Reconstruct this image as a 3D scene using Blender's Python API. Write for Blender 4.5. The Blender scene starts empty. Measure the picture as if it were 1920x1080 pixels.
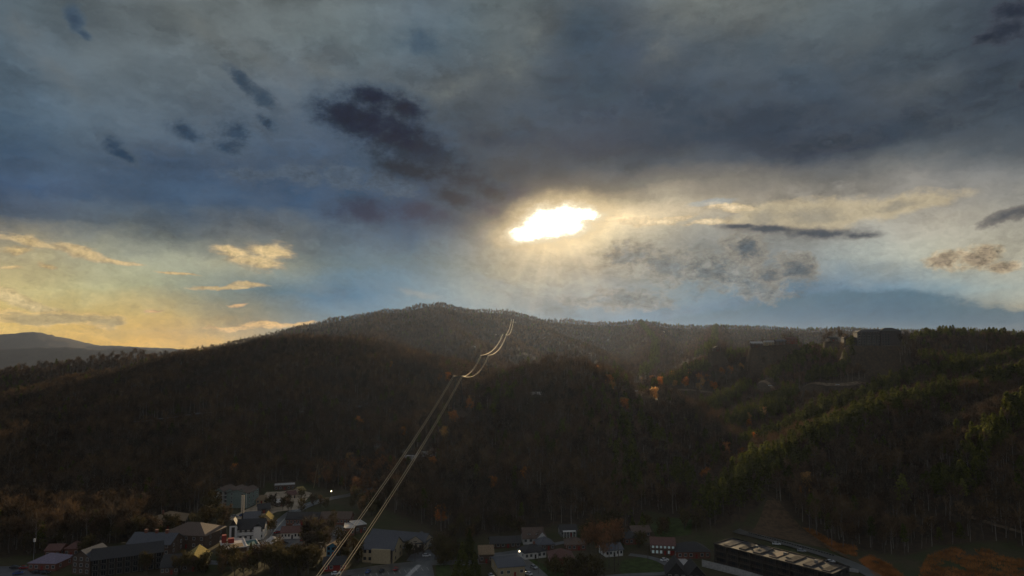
import bpy, bmesh, math, random
import numpy as np
from mathutils import Vector, Matrix

# ------------------------------------------------------------------ scene, camera
S = bpy.context.scene
COL = S.collection
random.seed(7)
RNG = np.random.default_rng(11)
N_BARE, N_PINE = 280, 280
W_, H_, F_ = 1920.0, 1080.0, 1280.0          # the photograph's frame and focal length in its pixels
HOR = 650.0                                  # picture row of the horizon
PITCH = math.atan((HOR - H_ / 2) / F_)
CAMZ = 110.0
cam_d = bpy.data.cameras.new('camera'); cam_d.sensor_width = 36; cam_d.lens = 24
cam_d.clip_start = 1; cam_d.clip_end = 60000
cam = bpy.data.objects.new('camera', cam_d); COL.objects.link(cam)
cam.location = (0, 0, CAMZ); cam.rotation_euler = (math.pi / 2 + PITCH, 0, 0)
S.camera = cam

def ray(px, py):
    x, y = (px - W_ / 2) / F_, (H_ / 2 - py) / F_
    c, s = math.cos(PITCH), math.sin(PITCH)
    return x, c - s * y, s + c * y

def az_el(px, py):
    x, y, z = ray(px, py)
    return math.degrees(math.atan2(x, y)), math.degrees(math.atan2(z, math.hypot(x, y)))

def pix(az, el):
    a, e = math.radians(az), math.radians(el)
    x, y, z = math.sin(a) * math.cos(e), math.cos(a) * math.cos(e), math.sin(e)
    c, s = math.cos(PITCH), math.sin(PITCH)
    f, u = c * y + s * z, -s * y + c * z
    return W_ / 2 + F_ * x / f, H_ / 2 - F_ * u / f

def at(px, py, Y, dz=0.0):
    """World point seen at that spot of the photograph, Y metres ahead."""
    x, y, z = ray(px, py)
    return Vector((x / y * Y, Y, CAMZ + z / y * Y + dz))

def flat(px, py, z=0.0):
    """Point of the level valley floor seen at that spot of the photograph."""
    x, y, dz = ray(px, py)
    k = (z - CAMZ) / dz
    return Vector((x * k, y * k, z))

def lin(c):
    return tuple((v / 255 / 12.92) if v / 255 <= 0.04045 else ((v / 255 + 0.055) / 1.055) ** 2.4 for v in c)

# ------------------------------------------------------------------ view, sun
S.view_settings.view_transform = 'Standard'; S.view_settings.look = 'None'
S.view_settings.exposure = 0; S.view_settings.gamma = 1; S.view_settings.use_curve_mapping = False
S.cycles.max_bounces = 5; S.cycles.diffuse_bounces = 2; S.cycles.glossy_bounces = 2
S.cycles.transmission_bounces = 2; S.cycles.volume_bounces = 0; S.cycles.transparent_max_bounces = 6
S.cycles.caustics_reflective = False; S.cycles.caustics_refractive = False
S.cycles.sample_clamp_indirect = 4
SUN_AZ, SUN_EL = az_el(1040, 418)
sd = bpy.data.lights.new('sun', 'SUN'); sd.energy = SUN_POWER = 5.0; sd.angle = math.radians(0.5); sd.color = (1.0, 0.74, 0.42)
sun = bpy.data.objects.new('sun', sd); COL.objects.link(sun)
a_, e_ = math.radians(SUN_AZ), math.radians(SUN_EL)
sdir = Vector((math.sin(a_) * math.cos(e_), math.cos(a_) * math.cos(e_), math.sin(e_)))
sun.rotation_euler = sdir.to_track_quat('Z', 'Y').to_euler()

# the air: one even haze, kept in one place because the deck behind it is seen through it
HAZE_D, HAZE_C, HAZE_G, HAZE_TOP = 0.000015, (0.45, 0.555, 0.81), 0.62, 460.0
def behind_haze(c, az, el):
    """Radiance the deck must have for it to look like c through the haze."""
    a, e = math.radians(az), math.radians(max(el, 1.2))
    v = Vector((math.sin(a) * math.cos(e), math.cos(a) * math.cos(e), math.sin(e))); mu = v.dot(sdir)
    ph = (1 - HAZE_G ** 2) / (4 * math.pi * (1 + HAZE_G ** 2 - 2 * HAZE_G * mu) ** 1.5)
    path = min((HAZE_TOP - CAMZ) / math.sin(e), 15500); op = (1 - math.exp(-HAZE_D * path)) * (0.25 + 0.6 * min(1, max(0, (el - 2) / 8)))
    sunf = math.exp(-HAZE_D * 900 / math.sin(math.radians(SUN_EL)) * .3)
    return tuple(max(0.35 * c[i], (c[i] - op * HAZE_C[i] * (SUN_POWER * sd.color[i] * ph * sunf + 0.12)) / (1 - op)) for i in range(3))

# ------------------------------------------------------------------ sky: physical sky seen through a procedural cloud deck
WD = bpy.data.worlds.new('World'); S.world = WD; WD.use_nodes = True
try: WD.cycles.sampling_method = 'MANUAL'; WD.cycles.sample_map_resolution = 1024
except Exception: pass
NT = WD.node_tree; NT.nodes.clear()
SKY_STRENGTH = 0.1
class G:
    """Small node-building helpers for one node tree."""
    def __init__(s, nt): s.nt = nt
    def n(s, t, **k):
        o = s.nt.nodes.new(t)
        for a, v in k.items(): setattr(o, a, v)
        return o
    def put(s, sock, v):
        if hasattr(v, 'is_output'): s.nt.links.new(v, sock)
        else: sock.default_value = v
    def m(s, op, a, b=None, c=None, clamp=False):
        o = s.n('ShaderNodeMath', operation=op, use_clamp=clamp)
        s.put(o.inputs[0], a)
        if b is not None: s.put(o.inputs[1], b)
        if c is not None: s.put(o.inputs[2], c)
        return o.outputs[0]
    def vm(s, op, a, b=None, sc=None):
        o = s.n('ShaderNodeVectorMath', operation=op)
        s.put(o.inputs[0], a)
        if b is not None: s.put(o.inputs[1], b)
        if sc is not None: s.put(o.inputs['Scale'], sc)
        return o.outputs['Value'] if op in ('LENGTH', 'DOT_PRODUCT') else o.outputs[0]
    def smooth(s, x, lo, hi, a=0.0, b=1.0, kind='SMOOTHSTEP'):
        o = s.n('ShaderNodeMapRange', interpolation_type=kind)
        s.put(o.inputs[0], x); s.put(o.inputs[1], lo); s.put(o.inputs[2], hi); s.put(o.inputs[3], a); s.put(o.inputs[4], b)
        return o.outputs[0]
    def mixc(s, f, a, b, blend='MIX'):
        o = s.n('ShaderNodeMix', data_type='RGBA', blend_type=blend)
        s.put(o.inputs[0], f)
        for k, v in ((6, a), (7, b)):
            s.put(o.inputs[k], (*v, 1) if isinstance(v, tuple) and len(v) == 3 else v)
        return o.outputs[2]
    def noise(s, v, scale, detail=4, rough=0.55, dist=0.0, col=False, dim='3D'):
        o = s.n('ShaderNodeTexNoise', noise_dimensions=dim)
        s.put(o.inputs['Vector'], v); o.inputs['Scale'].default_value = scale
        o.inputs['Detail'].default_value = detail; o.inputs['Roughness'].default_value = rough; o.inputs['Distortion'].default_value = dist
        return o.outputs['Color'] if col else o.outputs['Fac']
    def mapv(s, v, loc=(0, 0, 0), rot=(0, 0, 0), scale=(1, 1, 1), kind='POINT'):
        o = s.n('ShaderNodeMapping', vector_type=kind)
        s.put(o.inputs[0], v); o.inputs[1].default_value = loc; o.inputs[2].default_value = rot; o.inputs[3].default_value = scale
        return o.outputs[0]
    def comb(s, x, y, z=0.0):
        o = s.n('ShaderNodeCombineXYZ')
        for i, v in enumerate((x, y, z)): s.put(o.inputs[i], v)
        return o.outputs[0]
g = G(NT)
tc = g.n('ShaderNodeTexCoord')
sx = g.n('ShaderNodeSeparateXYZ'); NT.links.new(tc.outputs['Generated'], sx.inputs[0])
AZ = g.m('MULTIPLY', g.m('ARCTAN2', sx.outputs[0], sx.outputs[1]), 57.29578)
EL = g.m('MULTIPLY', g.m('ARCSINE', sx.outputs[2]), 57.29578)
A0 = g.comb(AZ, EL)                                       # bearing and height in degrees

# the deck's broad colours by bearing (across) and height (down), as 8-bit display colours
COLS = [0, 160, 320, 480, 640, 800, 960, 1120, 1280, 1440, 1600, 1760, 1920]
GRID = {
 0:   [(88,100,106),(92,100,104),(98,104,104),(100,106,106),(96,103,104),(84,96,104),(100,107,106),(78,88,96),(112,116,112),(108,112,108),(92,100,102),(84,92,96),(66,74,84)],
 90:  [(80,94,106),(94,102,106),(94,102,106),(97,104,106),(94,103,106),(84,97,106),(108,114,112),(66,78,90),(84,92,98),(76,86,93),(88,95,98),(82,90,94),(66,74,82)],
 180: [(72,90,106),(84,96,106),(86,97,106),(84,95,105),(82,94,106),(98,106,110),(88,96,100),(74,83,91),(72,82,90),(70,80,88),(74,84,92),(78,86,93),(72,80,88)],
 270: [(64,84,104),(74,90,106),(76,90,104),(68,86,105),(66,82,102),(74,84,94),(76,82,88),(66,75,84),(68,78,87),(66,75,86),(65,75,87),(74,84,91),(84,91,95)],
 310: [(60,80,103),(67,85,104),(68,84,103),(62,80,101),(60,78,98),(66,78,92),(74,78,83),(70,75,80),(80,83,86),(92,93,94),(98,99,98),(106,107,105),(106,108,108)],
 350: [(56,76,102),(60,80,104),(60,79,102),(58,76,98),(56,76,98),(60,74,92),(76,76,78),(100,98,92),(118,112,102),(140,132,118),(138,132,122),(128,126,122),(120,121,119)],
 410: [(78,88,100),(74,88,102),(64,82,100),(64,82,102),(60,80,104),(62,78,98),(110,102,90),(190,175,145),(178,168,148),(148,142,130),(150,146,136),(158,152,140),(140,138,130)],
 455: [(150,140,115),(140,134,116),(118,118,112),(130,125,112),(88,100,110),(78,92,106),(150,138,118),(176,165,140),(138,138,132),(120,122,120),(138,144,142),(162,158,144),(160,156,142)],
 500: [(172,160,120),(150,154,134),(150,154,134),(150,146,122),(98,112,118),(98,112,118),(160,152,132),(158,150,134),(128,132,130),(122,126,126),(152,160,158),(164,166,152),(176,170,148)],
 550: [(186,168,114),(172,162,118),(142,142,120),(98,116,124),(74,106,130),(106,122,130),(138,138,130),(122,128,130),(104,120,128),(94,112,124),(84,112,134),(92,116,132),(124,136,140)],
 600: [(198,168,100),(190,162,98),(172,150,102),(138,132,112),(92,112,124),(110,124,130),(112,124,130),(92,112,126),(82,108,128),(78,106,130),(84,110,132),(104,116,124),(176,154,116)],
 650: [(208,171,88),(202,165,86),(197,160,90),(180,150,98),(140,130,110),(120,124,122),(110,120,124),(100,114,124),(90,110,126),(90,110,126),(110,116,118),(150,136,110),(190,158,104)],
}
GROWS = sorted(GRID)
def grid_col(px, py):
    px = min(max(px, 0), 1919.9); py = min(max(py, 0), 649.9)
    j = max(i for i, r in enumerate(GROWS) if r <= py); fy = (py - GROWS[j]) / (GROWS[j + 1] - GROWS[j])
    i = int(px // 160); fx = px / 160 - i
    r0, r1 = GRID[GROWS[j]], GRID[GROWS[j + 1]]
    mix = [(r0[i][k] * (1 - fx) + r0[i + 1][k] * fx) * (1 - fy) + (r1[i][k] * (1 - fx) + r1[i + 1][k] * fx) * fy for k in range(3)]
    dk = min(1, max(0, (px - 700) / 250)) * min(1, max(0, (330 - py) / 60)) * min(1, .35 + py / 140)
    mix = [v * (1 - dk * f) for v, f in zip(mix, (.15, .13, .09))]
    lum = sum(mix) / 3; sat = 0.92 if 120 < py < 420 and px < 800 else 1.06; mix = [lum + (v - lum) * sat for v in mix]
    return lin([max(0, 97 * (max(v, 1) / 95) ** 1.12) for v in mix])
NEUTRAL = lin((116, 121, 128))
# warped lookup position
P3 = g.mapv(A0, scale=(0.075, 0.12, 1))
wv = g.vm('SUBTRACT', g.noise(P3, 1.0, 4, 0.55, col=True), (0.5, 0.5, 0.5))
wv2 = g.vm('SUBTRACT', g.noise(P3, 4.3, 5, 0.6, col=True), (0.5, 0.5, 0.5))
LOOK = g.vm('ADD', g.vm('ADD', A0, g.vm('SCALE', wv, sc=3.6)), g.vm('SCALE', wv2, sc=2.0))
ls = g.n('ShaderNodeSeparateXYZ'); NT.links.new(LOOK, ls.inputs[0])
rpos = g.m('ADD', g.m('DIVIDE', ls.outputs[0], 360.0), 0.5)
AZS = [-42 + 84 * i / 25 for i in range(26)]
base, lower = None, None
for py in GROWS[::-1]:
    el = az_el(960, py)[1]
    stops = [(0.0, NEUTRAL), (0.5 - 90 / 360, NEUTRAL)]
    for a in AZS:
        q = pix(a, el); stops.append((0.5 + a / 360, behind_haze(grid_col(*q), a, el)))
    stops += [(0.5 + 90 / 360, NEUTRAL), (1.0, NEUTRAL)]
    r = g.n('ShaderNodeValToRGB'); r.color_ramp.interpolation = 'LINEAR'
    cr = r.color_ramp
    while len(cr.elements) < len(stops): cr.elements.new(0.5)
    for e, (p, c) in zip(cr.elements, stops): e.position = p
    for e, (p, c) in zip(cr.elements, stops): e.color = (*c, 1)
    NT.links.new(rpos, r.inputs[0])
    base = r.outputs[0] if base is None else g.mixc(g.smooth(ls.outputs[1], lower, el, kind='LINEAR'), base, r.outputs[0])
    lower = el
base = g.mixc(g.smooth(EL, 30, 55), base, NEUTRAL)

# streaks and billows: fractal noise, and its slope towards the sun for lit edges
tosun = g.vm('NORMALIZE', g.vm('SUBTRACT', (SUN_AZ, SUN_EL, 0), A0))
A1 = g.vm('ADD', A0, g.vm('SCALE', wv2, sc=1.6))
A1s = g.vm('ADD', A1, g.vm('SCALE', tosun, sc=0.35))
SCL = (0.16, 0.27, 1)
bn = g.noise(g.mapv(A1, scale=SCL), 1.0, 8, 0.62)
bs = g.noise(g.mapv(A1s, scale=SCL), 1.0, 8, 0.62)
RELIEF = g.m('SUBTRACT', bn, bs)
streak = g.noise(g.mapv(A1, rot=(0, 0, math.radians(38)), scale=(0.065, 0.26, 1)), 1.0, 4, 0.5)
rb = g.m('ADD', g.m('MULTIPLY', g.m('SUBTRACT', streak, 0.5), 1.5), 1.0)
billow = g.noise(g.mapv(A1, loc=(3, 9, 2), rot=(0, 0, math.radians(-14)), scale=(0.10, 0.20, 1)), 1.0, 7, 0.58)
rb = g.m('ADD', rb, g.m('MULTIPLY', g.m('SUBTRACT', billow, 0.5), g.smooth(EL, 7, 16, 0.5, 1.5)))
sund = g.vm('LENGTH', g.mapv(A0, loc=(SUN_AZ, SUN_EL, 0), scale=(11, 6, 1), kind='TEXTURE'))
nearsun = g.smooth(sund, 1.6, 0.3)
rb = g.m('ADD', rb, g.m('MULTIPLY', RELIEF, g.m('ADD', g.smooth(EL, 6, 18, 1.8, 0.45), g.m('MULTIPLY', nearsun, 1.0))))
base = g.vm('SCALE', base, sc=rb)

# nishita sky behind the thin parts of the deck
ns = g.n('ShaderNodeTexSky', sky_type='NISHITA'); ns.sun_disc = False
ns.sun_elevation = math.radians(SUN_EL); ns.sun_rotation = math.radians(SUN_AZ); ns.altitude = 500
nis = g.vm('MINIMUM', ns.outputs[0], (4.0, 4.0, 4.0))
thin = g.smooth(bn, 0.42, 0.62, 0.05, 0.008)
clouds = g.vm('SCALE', base, sc=1 / SKY_STRENGTH)
skyc = g.mixc(thin, clouds, nis)

# separate clouds: soft ellipses broken up by noise
fineA = g.vm('ADD', A0, g.vm('ADD', g.vm('SCALE', wv, sc=1.6), g.vm('SCALE', wv2, sc=1.3)))
edge = g.noise(g.mapv(A0, scale=(0.75, 1.1, 1)), 1.0, 9, 0.68)
edge2 = g.noise(g.mapv(A0, loc=(7, 3, 1), scale=(0.42, 1.7, 1)), 1.0, 9, 0.66)
OFF = None
def blob(px, py, rx, ry, rot=0, src=None, rim=1.0):
    a, e = az_el(px, py)
    k = math.degrees(1 / F_) * math.cos(math.radians(a)) 
    v = g.mapv(src or fineA, loc=(a, e, 0), rot=(0, 0, math.radians(-rot)), scale=(rx * k, ry * k, 1), kind='TEXTURE')
    return g.m('SUBTRACT', rim, g.vm('LENGTH', v))
def union(bl):
    d = bl[0]
    for b in bl[1:]: d = g.m('SMOOTH_MAX', d, b, 0.4)
    return d
def chained(v):
    # a vanishing dependence on the sky so far: keeps the shader's working set small
    return g.vm('ADD', v, g.vm('SCALE', skyc, sc=1e-6))
def cloud(bl, core, rim, lit=0.0, amp=1.6, lo=0.0, hi=0.45, op=1.0, en=None, src=None, corelo=0.15, corehi=0.9, relief=2.0):
    """Lay a cloud over skyc: rim colour at its ragged edge, core colour inside."""
    global skyc
    src = chained(src or fineA)
    d = union([blob(*b, src=src) for b in bl])
    dd = g.m('ADD', d, g.m('MULTIPLY', g.m('SUBTRACT', en or edge, 0.5), amp))
    mask = g.m('MULTIPLY', g.smooth(dd, lo, hi), op)
    pos = az_el(bl[0][0], bl[0][1])
    c = g.mixc(g.smooth(dd, corelo, corehi), behind_haze(lin(rim), *pos), behind_haze(lin(core), *pos))
    c = g.vm('SCALE', c, sc=g.m('MULTIPLY', g.m('ADD', 1.0, g.m('MULTIPLY', RELIEF, relief)), 1 / SKY_STRENGTH))
    skyc = g.mixc(mask, skyc, c)
    return dd
def glow(px, py, rx, ry, rot, col, power, src=None, rim=1.0):
    global skyc
    d = g.m('MAXIMUM', blob(px, py, rx, ry, rot, src=chained(src or A0), rim=rim), 0.0)
    w = g.m('POWER', d, power)
    skyc = g.vm('ADD', skyc, g.vm('SCALE', tuple(v / SKY_STRENGTH for v in col), sc=w))
# pale wisps and lanes high in the deck
SOFT = dict(amp=0.9, hi=1.6, op=0.62, relief=1.0, corelo=0.2, corehi=1.6)
cloud([(955,120,80,90,-20),(850,168,150,44,-24),(1000,60,70,70,10),(760,190,90,30,-20)], (128,133,128), (110,115,114), **SOFT)
cloud([(1270,24,150,50,-6),(1420,20,200,44,4),(1240,90,90,60,-40)], (124,127,122), (106,110,108), **SOFT)
cloud([(1590,100,140,50,-26),(1720,160,170,44,-10)], (102,107,108), (92,97,100), **SOFT)
cloud([(380,50,150,40,30),(480,100,140,34,28),(610,130,110,34,16)], (120,124,120), (104,109,110), **SOFT)
cloud([(40,50,100,56,50),(110,130,110,40,36)], (116,118,114), (100,105,107), **SOFT)
cloud([(1030,330,120,30,10),(1200,250,150,60,0),(1400,230,170,50,0),(1560,200,140,50,4)], (60,67,77), (70,78,87), **SOFT)
cloud([(30,290,90,70,20),(200,340,140,40,6)], (54,74,98), (64,82,102), **SOFT)
# the blue bank of rain low on the right, and the low blue left of the main mountain
cloud([(1500,600,190,48,0),(1650,590,200,56,0),(1850,605,190,40,4),(1330,620,160,40)], (78,104,122), (84,108,122), amp=0.5, lo=0.0, hi=0.3, op=0.85, relief=1.0)
# pale puffs right of the sun
cloud([(1180,480,90,34,0),(1260,500,100,40,8),(1340,510,90,44,10),(1420,530,80,40,20),(1390,470,60,36,0),(1490,495,50,30,0),(1160,560,140,26,0)], (108,114,116), (148,140,124), amp=2.0, op=0.85, hi=0.7, relief=7)
# lit ragged strip right of the sun
cloud([(1150,410,70,10,0),(1240,414,90,11,-2),(1330,420,60,8,-4),(1370,392,60,10,10)], (224,204,168), (196,176,142), amp=1.8, en=edge2, op=0.9, relief=5)
cloud([(1330,382,60,8,-3)], (150,166,176), (150,160,164), amp=1.0, en=edge2, op=0.5)
# shelf cloud with a dark flat base
cloud([(1430,408,80,32,-10),(1530,402,150,38,0),(1690,385,130,24,-4)], (158,150,132), (206,188,152), amp=0.9, op=0.9, hi=0.6, corelo=0.15)
cloud([(1440,430,110,14,2),(1540,434,110,17,2),(1610,440,60,15,6),(1390,426,60,10,0)], (72,78,86), (112,110,108), amp=0.9, op=0.95, hi=0.7)
cloud([(1395,470,54,34,20),(1490,502,52,40,30),(1440,520,50,24,20)], (86,94,100), (140,134,122), amp=1.5, op=0.9, hi=0.6, relief=5)
# small tan cumulus and dark bars at the right edge
cloud([(1770,486,44,20,0),(1825,480,56,22,0),(1880,490,40,16,0),(1850,470,36,16,0)], (148,133,112), (196,174,138), amp=1.9, hi=0.65, op=0.95, relief=9, corelo=0.1, corehi=0.8)
cloud([(1890,408,60,14,-20),(1930,400,40,14,-15)], (82,84,88), (120,116,110), amp=1.3, op=0.95, hi=0.35)
cloud([(1890,60,60,38,15),(1900,20,50,26,0),(1850,72,36,14,0)], (42,48,60), (66,72,82), amp=1.4, op=0.95, hi=0.5)
cloud([(1925,160,30,14,-30)], (52,58,68), (70,76,84), amp=1.4, op=0.9, hi=0.5)
# dark bank running down to the left edge of the sun gap
cloud([(900,385,90,34,14),(790,400,130,44,4),(960,360,80,30,8),(680,400,120,50,0)], (58,67,80), (74,82,92), amp=1.0, op=0.85, hi=0.9, relief=2)
# dark scud, centre left
cloud([(640,330,60,34,0),(560,330,60,26,10),(730,350,70,34,10),(470,330,60,18,0)], (76,88,102), (92,102,112), amp=2.0, op=0.8, hi=0.7, relief=4)
cloud([(640,212,100,48,10),(690,230,130,72,22),(755,262,134,78,28),(806,292,90,54,20),(700,184,88,40,8),(760,205,70,46,20)], (14,33,52), (62,80,98), amp=0.8, op=0.97, hi=0.75, corelo=0.1, corehi=0.9, relief=4)
cloud([(765,318,130,44,10),(860,330,104,54,12),(845,368,80,32,20),(925,356,70,30,20)], (28,42,57), (58,71,84), amp=1.0, op=0.95, hi=0.85, relief=4)
cloud([(450,150,50,20,38),(492,184,56,24,22)], (52,68,84), (78,90,102), amp=1.4, op=0.9, hi=0.6)
cloud([(350,248,60,26,24),(434,250,60,44,-10),(425,276,44,30,0),(500,228,40,14,20)], (50,66,84), (78,92,106), amp=1.4, op=0.92, hi=0.8, relief=4)
cloud([(220,272,30,24,50),(238,298,44,18,30)], (46,64,84), (76,90,104), amp=1.4, op=0.92, hi=0.5)
cloud([(140,28,22,40,-8),(160,60,26,12,20)], (54,70,88), (74,90,104), amp=1.1, op=0.9, hi=0.6)
cloud([(790,75,70,44,20)], (64,82,98), (80,96,106), amp=0.9, op=0.8, hi=0.9)
cloud([(1100,70,80,70,40),(1130,150,70,60,0)], (62,76,89), (72,86,96), amp=0.9, op=0.8, hi=0.9)
# sunlit wisps low on the left
YL = dict(en=edge2, relief=5, op=0.92)
cloud([(60,455,90,10,10),(150,470,70,13,14),(215,488,60,6,8)], (206,180,132), (176,158,126), amp=1.5, **YL)
cloud([(28,466,34,8,0),(80,493,26,7,0),(10,495,24,5,0)], (206,178,126), (180,160,122), amp=1.2, **YL)
cloud([(490,488,66,22,4),(440,470,60,14,8),(510,470,60,20,0)], (222,194,142), (170,152,124), amp=1.6, hi=0.6, **YL)
cloud([(425,538,80,6,-3),(470,532,40,7,0),(330,513,50,4,2)], (206,178,128), (176,156,122), amp=1.3, **YL)
cloud([(20,545,60,16,20),(60,562,60,12,14)], (206,184,136), (190,168,122), amp=1.5, **YL)
cloud([(110,592,130,20,4),(200,605,40,16,0)], (168,150,112), (218,184,122), amp=1.2, hi=0.3, en=edge2, op=0.85, relief=4, corelo=0.12, corehi=0.5)
cloud([(500,612,70,7,-2),(420,617,50,5,2),(560,606,40,6,-6)], (222,180,118), (196,160,112), amp=1.2, **YL)
cloud([(290,586,18,3,4),(450,575,22,5,0)], (212,172,122), (186,154,118), amp=1.0, **YL)
# pale strip over the mountain
cloud([(790,552,60,10,14),(930,530,60,14,20)], (142,146,142), (128,136,138), amp=1.4, op=0.6, hi=0.7)
# the gap where the sun breaks through
glow(1045, 450, 430, 260, -6, (0.13, 0.095, 0.055), 2.0)
glow(1045, 430, 220, 115, -8, (0.42, 0.29, 0.13), 2.0)
glow(1045, 422, 130, 78, -8, (0.75, 0.55, 0.27), 1.7)
glow(1180, 405, 260, 34, -3, (0.30, 0.22, 0.12), 1.6)
# faint shafts of light fanning down from the gap
rel = g.vm('SUBTRACT', A0, (SUN_AZ, SUN_EL + 1.5, 0)); rs = g.n('ShaderNodeSeparateXYZ'); NT.links.new(rel, rs.inputs[0])
fan = g.m('ARCTAN2', rs.outputs[0], g.m('MULTIPLY', rs.outputs[1], -1.0))
shaft = g.smooth(g.noise(g.comb(g.m('MULTIPLY', fan, 3.2), 4.0), 1.0, 3, 0.5), 0.42, 0.68)
shaft = g.m('MULTIPLY', g.m('MULTIPLY', shaft, g.smooth(g.m('ABSOLUTE', fan), 1.35, 0.5)), g.smooth(g.vm('LENGTH', rel), 15.0, 2.0))
skyc = g.vm('ADD', skyc, g.vm('SCALE', tuple(v / SKY_STRENGTH for v in (0.135, 0.100, 0.058)), sc=shaft))
ch = chained(fineA)
gapd = union([blob(*q, src=ch) for q in ((1046,416,80,38,-8), (1000,434,60,24,-14), (1095,404,42,14,0))])
gapd = g.m('ADD', gapd, g.m('MULTIPLY', g.m('SUBTRACT', edge, 0.5), 1.1))
skyc = g.mixc(g.smooth(gapd, -0.75, 0.35), skyc, tuple(v / SKY_STRENGTH for v in (0.66, 0.50, 0.28)))
skyc = g.mixc(g.smooth(gapd, -0.25, 0.6), skyc, tuple(v / SKY_STRENGTH for v in (1.05, 0.92, 0.66)))
skyc = g.mixc(g.smooth(gapd, 0.15, 0.95), skyc, tuple(v / SKY_STRENGTH for v in (4.5, 4.0, 3.2)))
# below the horizon: dark land
skyc = g.mixc(g.smooth(EL, -2.0, -0.5), tuple(v / SKY_STRENGTH for v in (0.02, 0.02, 0.02)), skyc)
bg = g.n('ShaderNodeBackground'); bg.inputs[1].default_value = SKY_STRENGTH
NT.links.new(skyc, bg.inputs[0])
wo = g.n('ShaderNodeOutputWorld'); NT.links.new(bg.outputs[0], wo.inputs[0])
# ------------------------------------------------------------------ helpers for objects and materials
def tag(o, label=None, cat=None, group=None, kind=None):
    for k, v in (('label', label), ('category', cat), ('group', group), ('kind', kind)):
        if v: o[k] = v
    return o
def empty(name, loc, rz=0.0):
    o = bpy.data.objects.new(name, None); COL.objects.link(o); o.empty_display_size = 0.5
    o.location = loc; o.rotation_euler = (0, 0, rz); return o
class MB:
    """Collects faces of one mesh."""
    def __init__(s): s.v, s.f, s.mi = [], [], []
    def face(s, pts, mi=0):
        b = len(s.v); s.v += [tuple(p) for p in pts]; s.f.append(tuple(range(b, b + len(pts)))); s.mi.append(mi)
    def box(s, x0, y0, z0, x1, y1, z1, mi=0):
        b = len(s.v)
        s.v += [(x0,y0,z0),(x1,y0,z0),(x1,y1,z0),(x0,y1,z0),(x0,y0,z1),(x1,y0,z1),(x1,y1,z1),(x0,y1,z1)]
        for f in ((0,3,2,1),(4,5,6,7),(0,1,5,4),(1,2,6,5),(2,3,7,6),(3,0,4,7)):
            s.f.append(tuple(b + i for i in f)); s.mi.append(mi)
    def tube(s, pts, rad, n=6, mi=0, cap=True):
        rings = []
        for i, p in enumerate(pts):
            p = Vector(p); q0 = Vector(pts[max(i - 1, 0)]); q1 = Vector(pts[min(i + 1, len(pts) - 1)])
            t = (q1 - q0).normalized(); a = t.orthogonal().normalized() if abs(t.z) > .95 else t.cross(Vector((0, 0, 1))).normalized()
            c = t.cross(a); r = rad[i] if isinstance(rad, (list, tuple)) else rad
            b = len(s.v)
            for k in range(n):
                w = 2 * math.pi * k / n; s.v.append(tuple(p + (a * math.cos(w) + c * math.sin(w)) * r))
            rings.append(b)
        for b0, b1 in zip(rings, rings[1:]):
            for k in range(n):
                s.f.append((b0 + k, b0 + (k + 1) % n, b1 + (k + 1) % n, b1 + k)); s.mi.append(mi)
        if cap and len(rings) > 1:
            s.f.append(tuple(rings[-1] + k for k in range(n))); s.mi.append(mi)
            s.f.append(tuple(rings[0] + k for k in range(n))[::-1]); s.mi.append(mi)
    def mesh(s, name, mats):
        me = bpy.data.meshes.new(name); me.from_pydata(s.v, [], s.f)
        for m in (mats if isinstance(mats, (list, tuple)) else [mats]): me.materials.append(m)
        if any(s.mi): me.polygons.foreach_set('material_index', s.mi)
        me.update(); return me
    def build(s, name, mats, parent=None, loc=None, rz=None):
        o = bpy.data.objects.new(name, s.mesh(name, mats)); COL.objects.link(o)
        if parent is not None: o.parent = parent
        if loc is not None: o.location = loc
        if rz is not None: o.rotation_euler = (0, 0, rz)
        return o
MATS = {}
def mat(name, col, rough=0.85, var=0.25, scale=1.5, spec=0.3, metal=0.0, emit=None, col2=None, ramp=(0.35, 0.65), detail=4, trans=0.0, inst=0.0, stand=None):
    """Procedural surface: two tones of one colour broken up by noise."""
    if name in MATS: return MATS[name]
    m = bpy.data.materials.new(name); m.use_nodes = True; nt = m.node_tree; k = G(nt)
    b = nt.nodes['Principled BSDF']
    t = k.n('ShaderNodeTexCoord')
    nz = k.noise(t.outputs['Object'], scale, detail, 0.6)
    c2 = col2 or tuple(v * (1 - var) for v in col); c1 = col if col2 else tuple(min(1, v * (1 + var)) for v in col)
    c = k.mixc(k.smooth(nz, *ramp), c1, c2)
    if inst:
        oi = k.n('ShaderNodeObjectInfo')
        c = k.vm('SCALE', c, sc=k.m('ADD', 1 - inst, k.m('MULTIPLY', oi.outputs['Random'], 2 * inst)))
        if stand:                                          # stands of one kind of tree: a tint that drifts over the hillside
            pn = k.noise(oi.outputs['Location'], 0.012, 3, 0.6)
            c = k.mixc(k.smooth(pn, 0.40, 0.60), k.vm('MULTIPLY', c, stand[0]), k.vm('MULTIPLY', c, stand[1]))
    nt.links.new(c, b.inputs['Base Color'])
    b.inputs['Roughness'].default_value = rough; b.inputs['Metallic'].default_value = metal
    b.inputs['Specular IOR Level'].default_value = spec
    if emit: b.inputs['Emission Color'].default_value = (*emit[:3], 1); b.inputs['Emission Strength'].default_value = emit[3]
    if trans:
        tr = k.n('ShaderNodeBsdfTranslucent'); nt.links.new(c, tr.inputs[0])
        mx = k.n('ShaderNodeMixShader'); mx.inputs[0].default_value = trans
        nt.links.new(b.outputs[0], mx.inputs[1]); nt.links.new(tr.outputs[0], mx.inputs[2])
        nt.links.new(mx.outputs[0], nt.nodes['Material Output'].inputs[0])
    MATS[name] = m; return m

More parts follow.
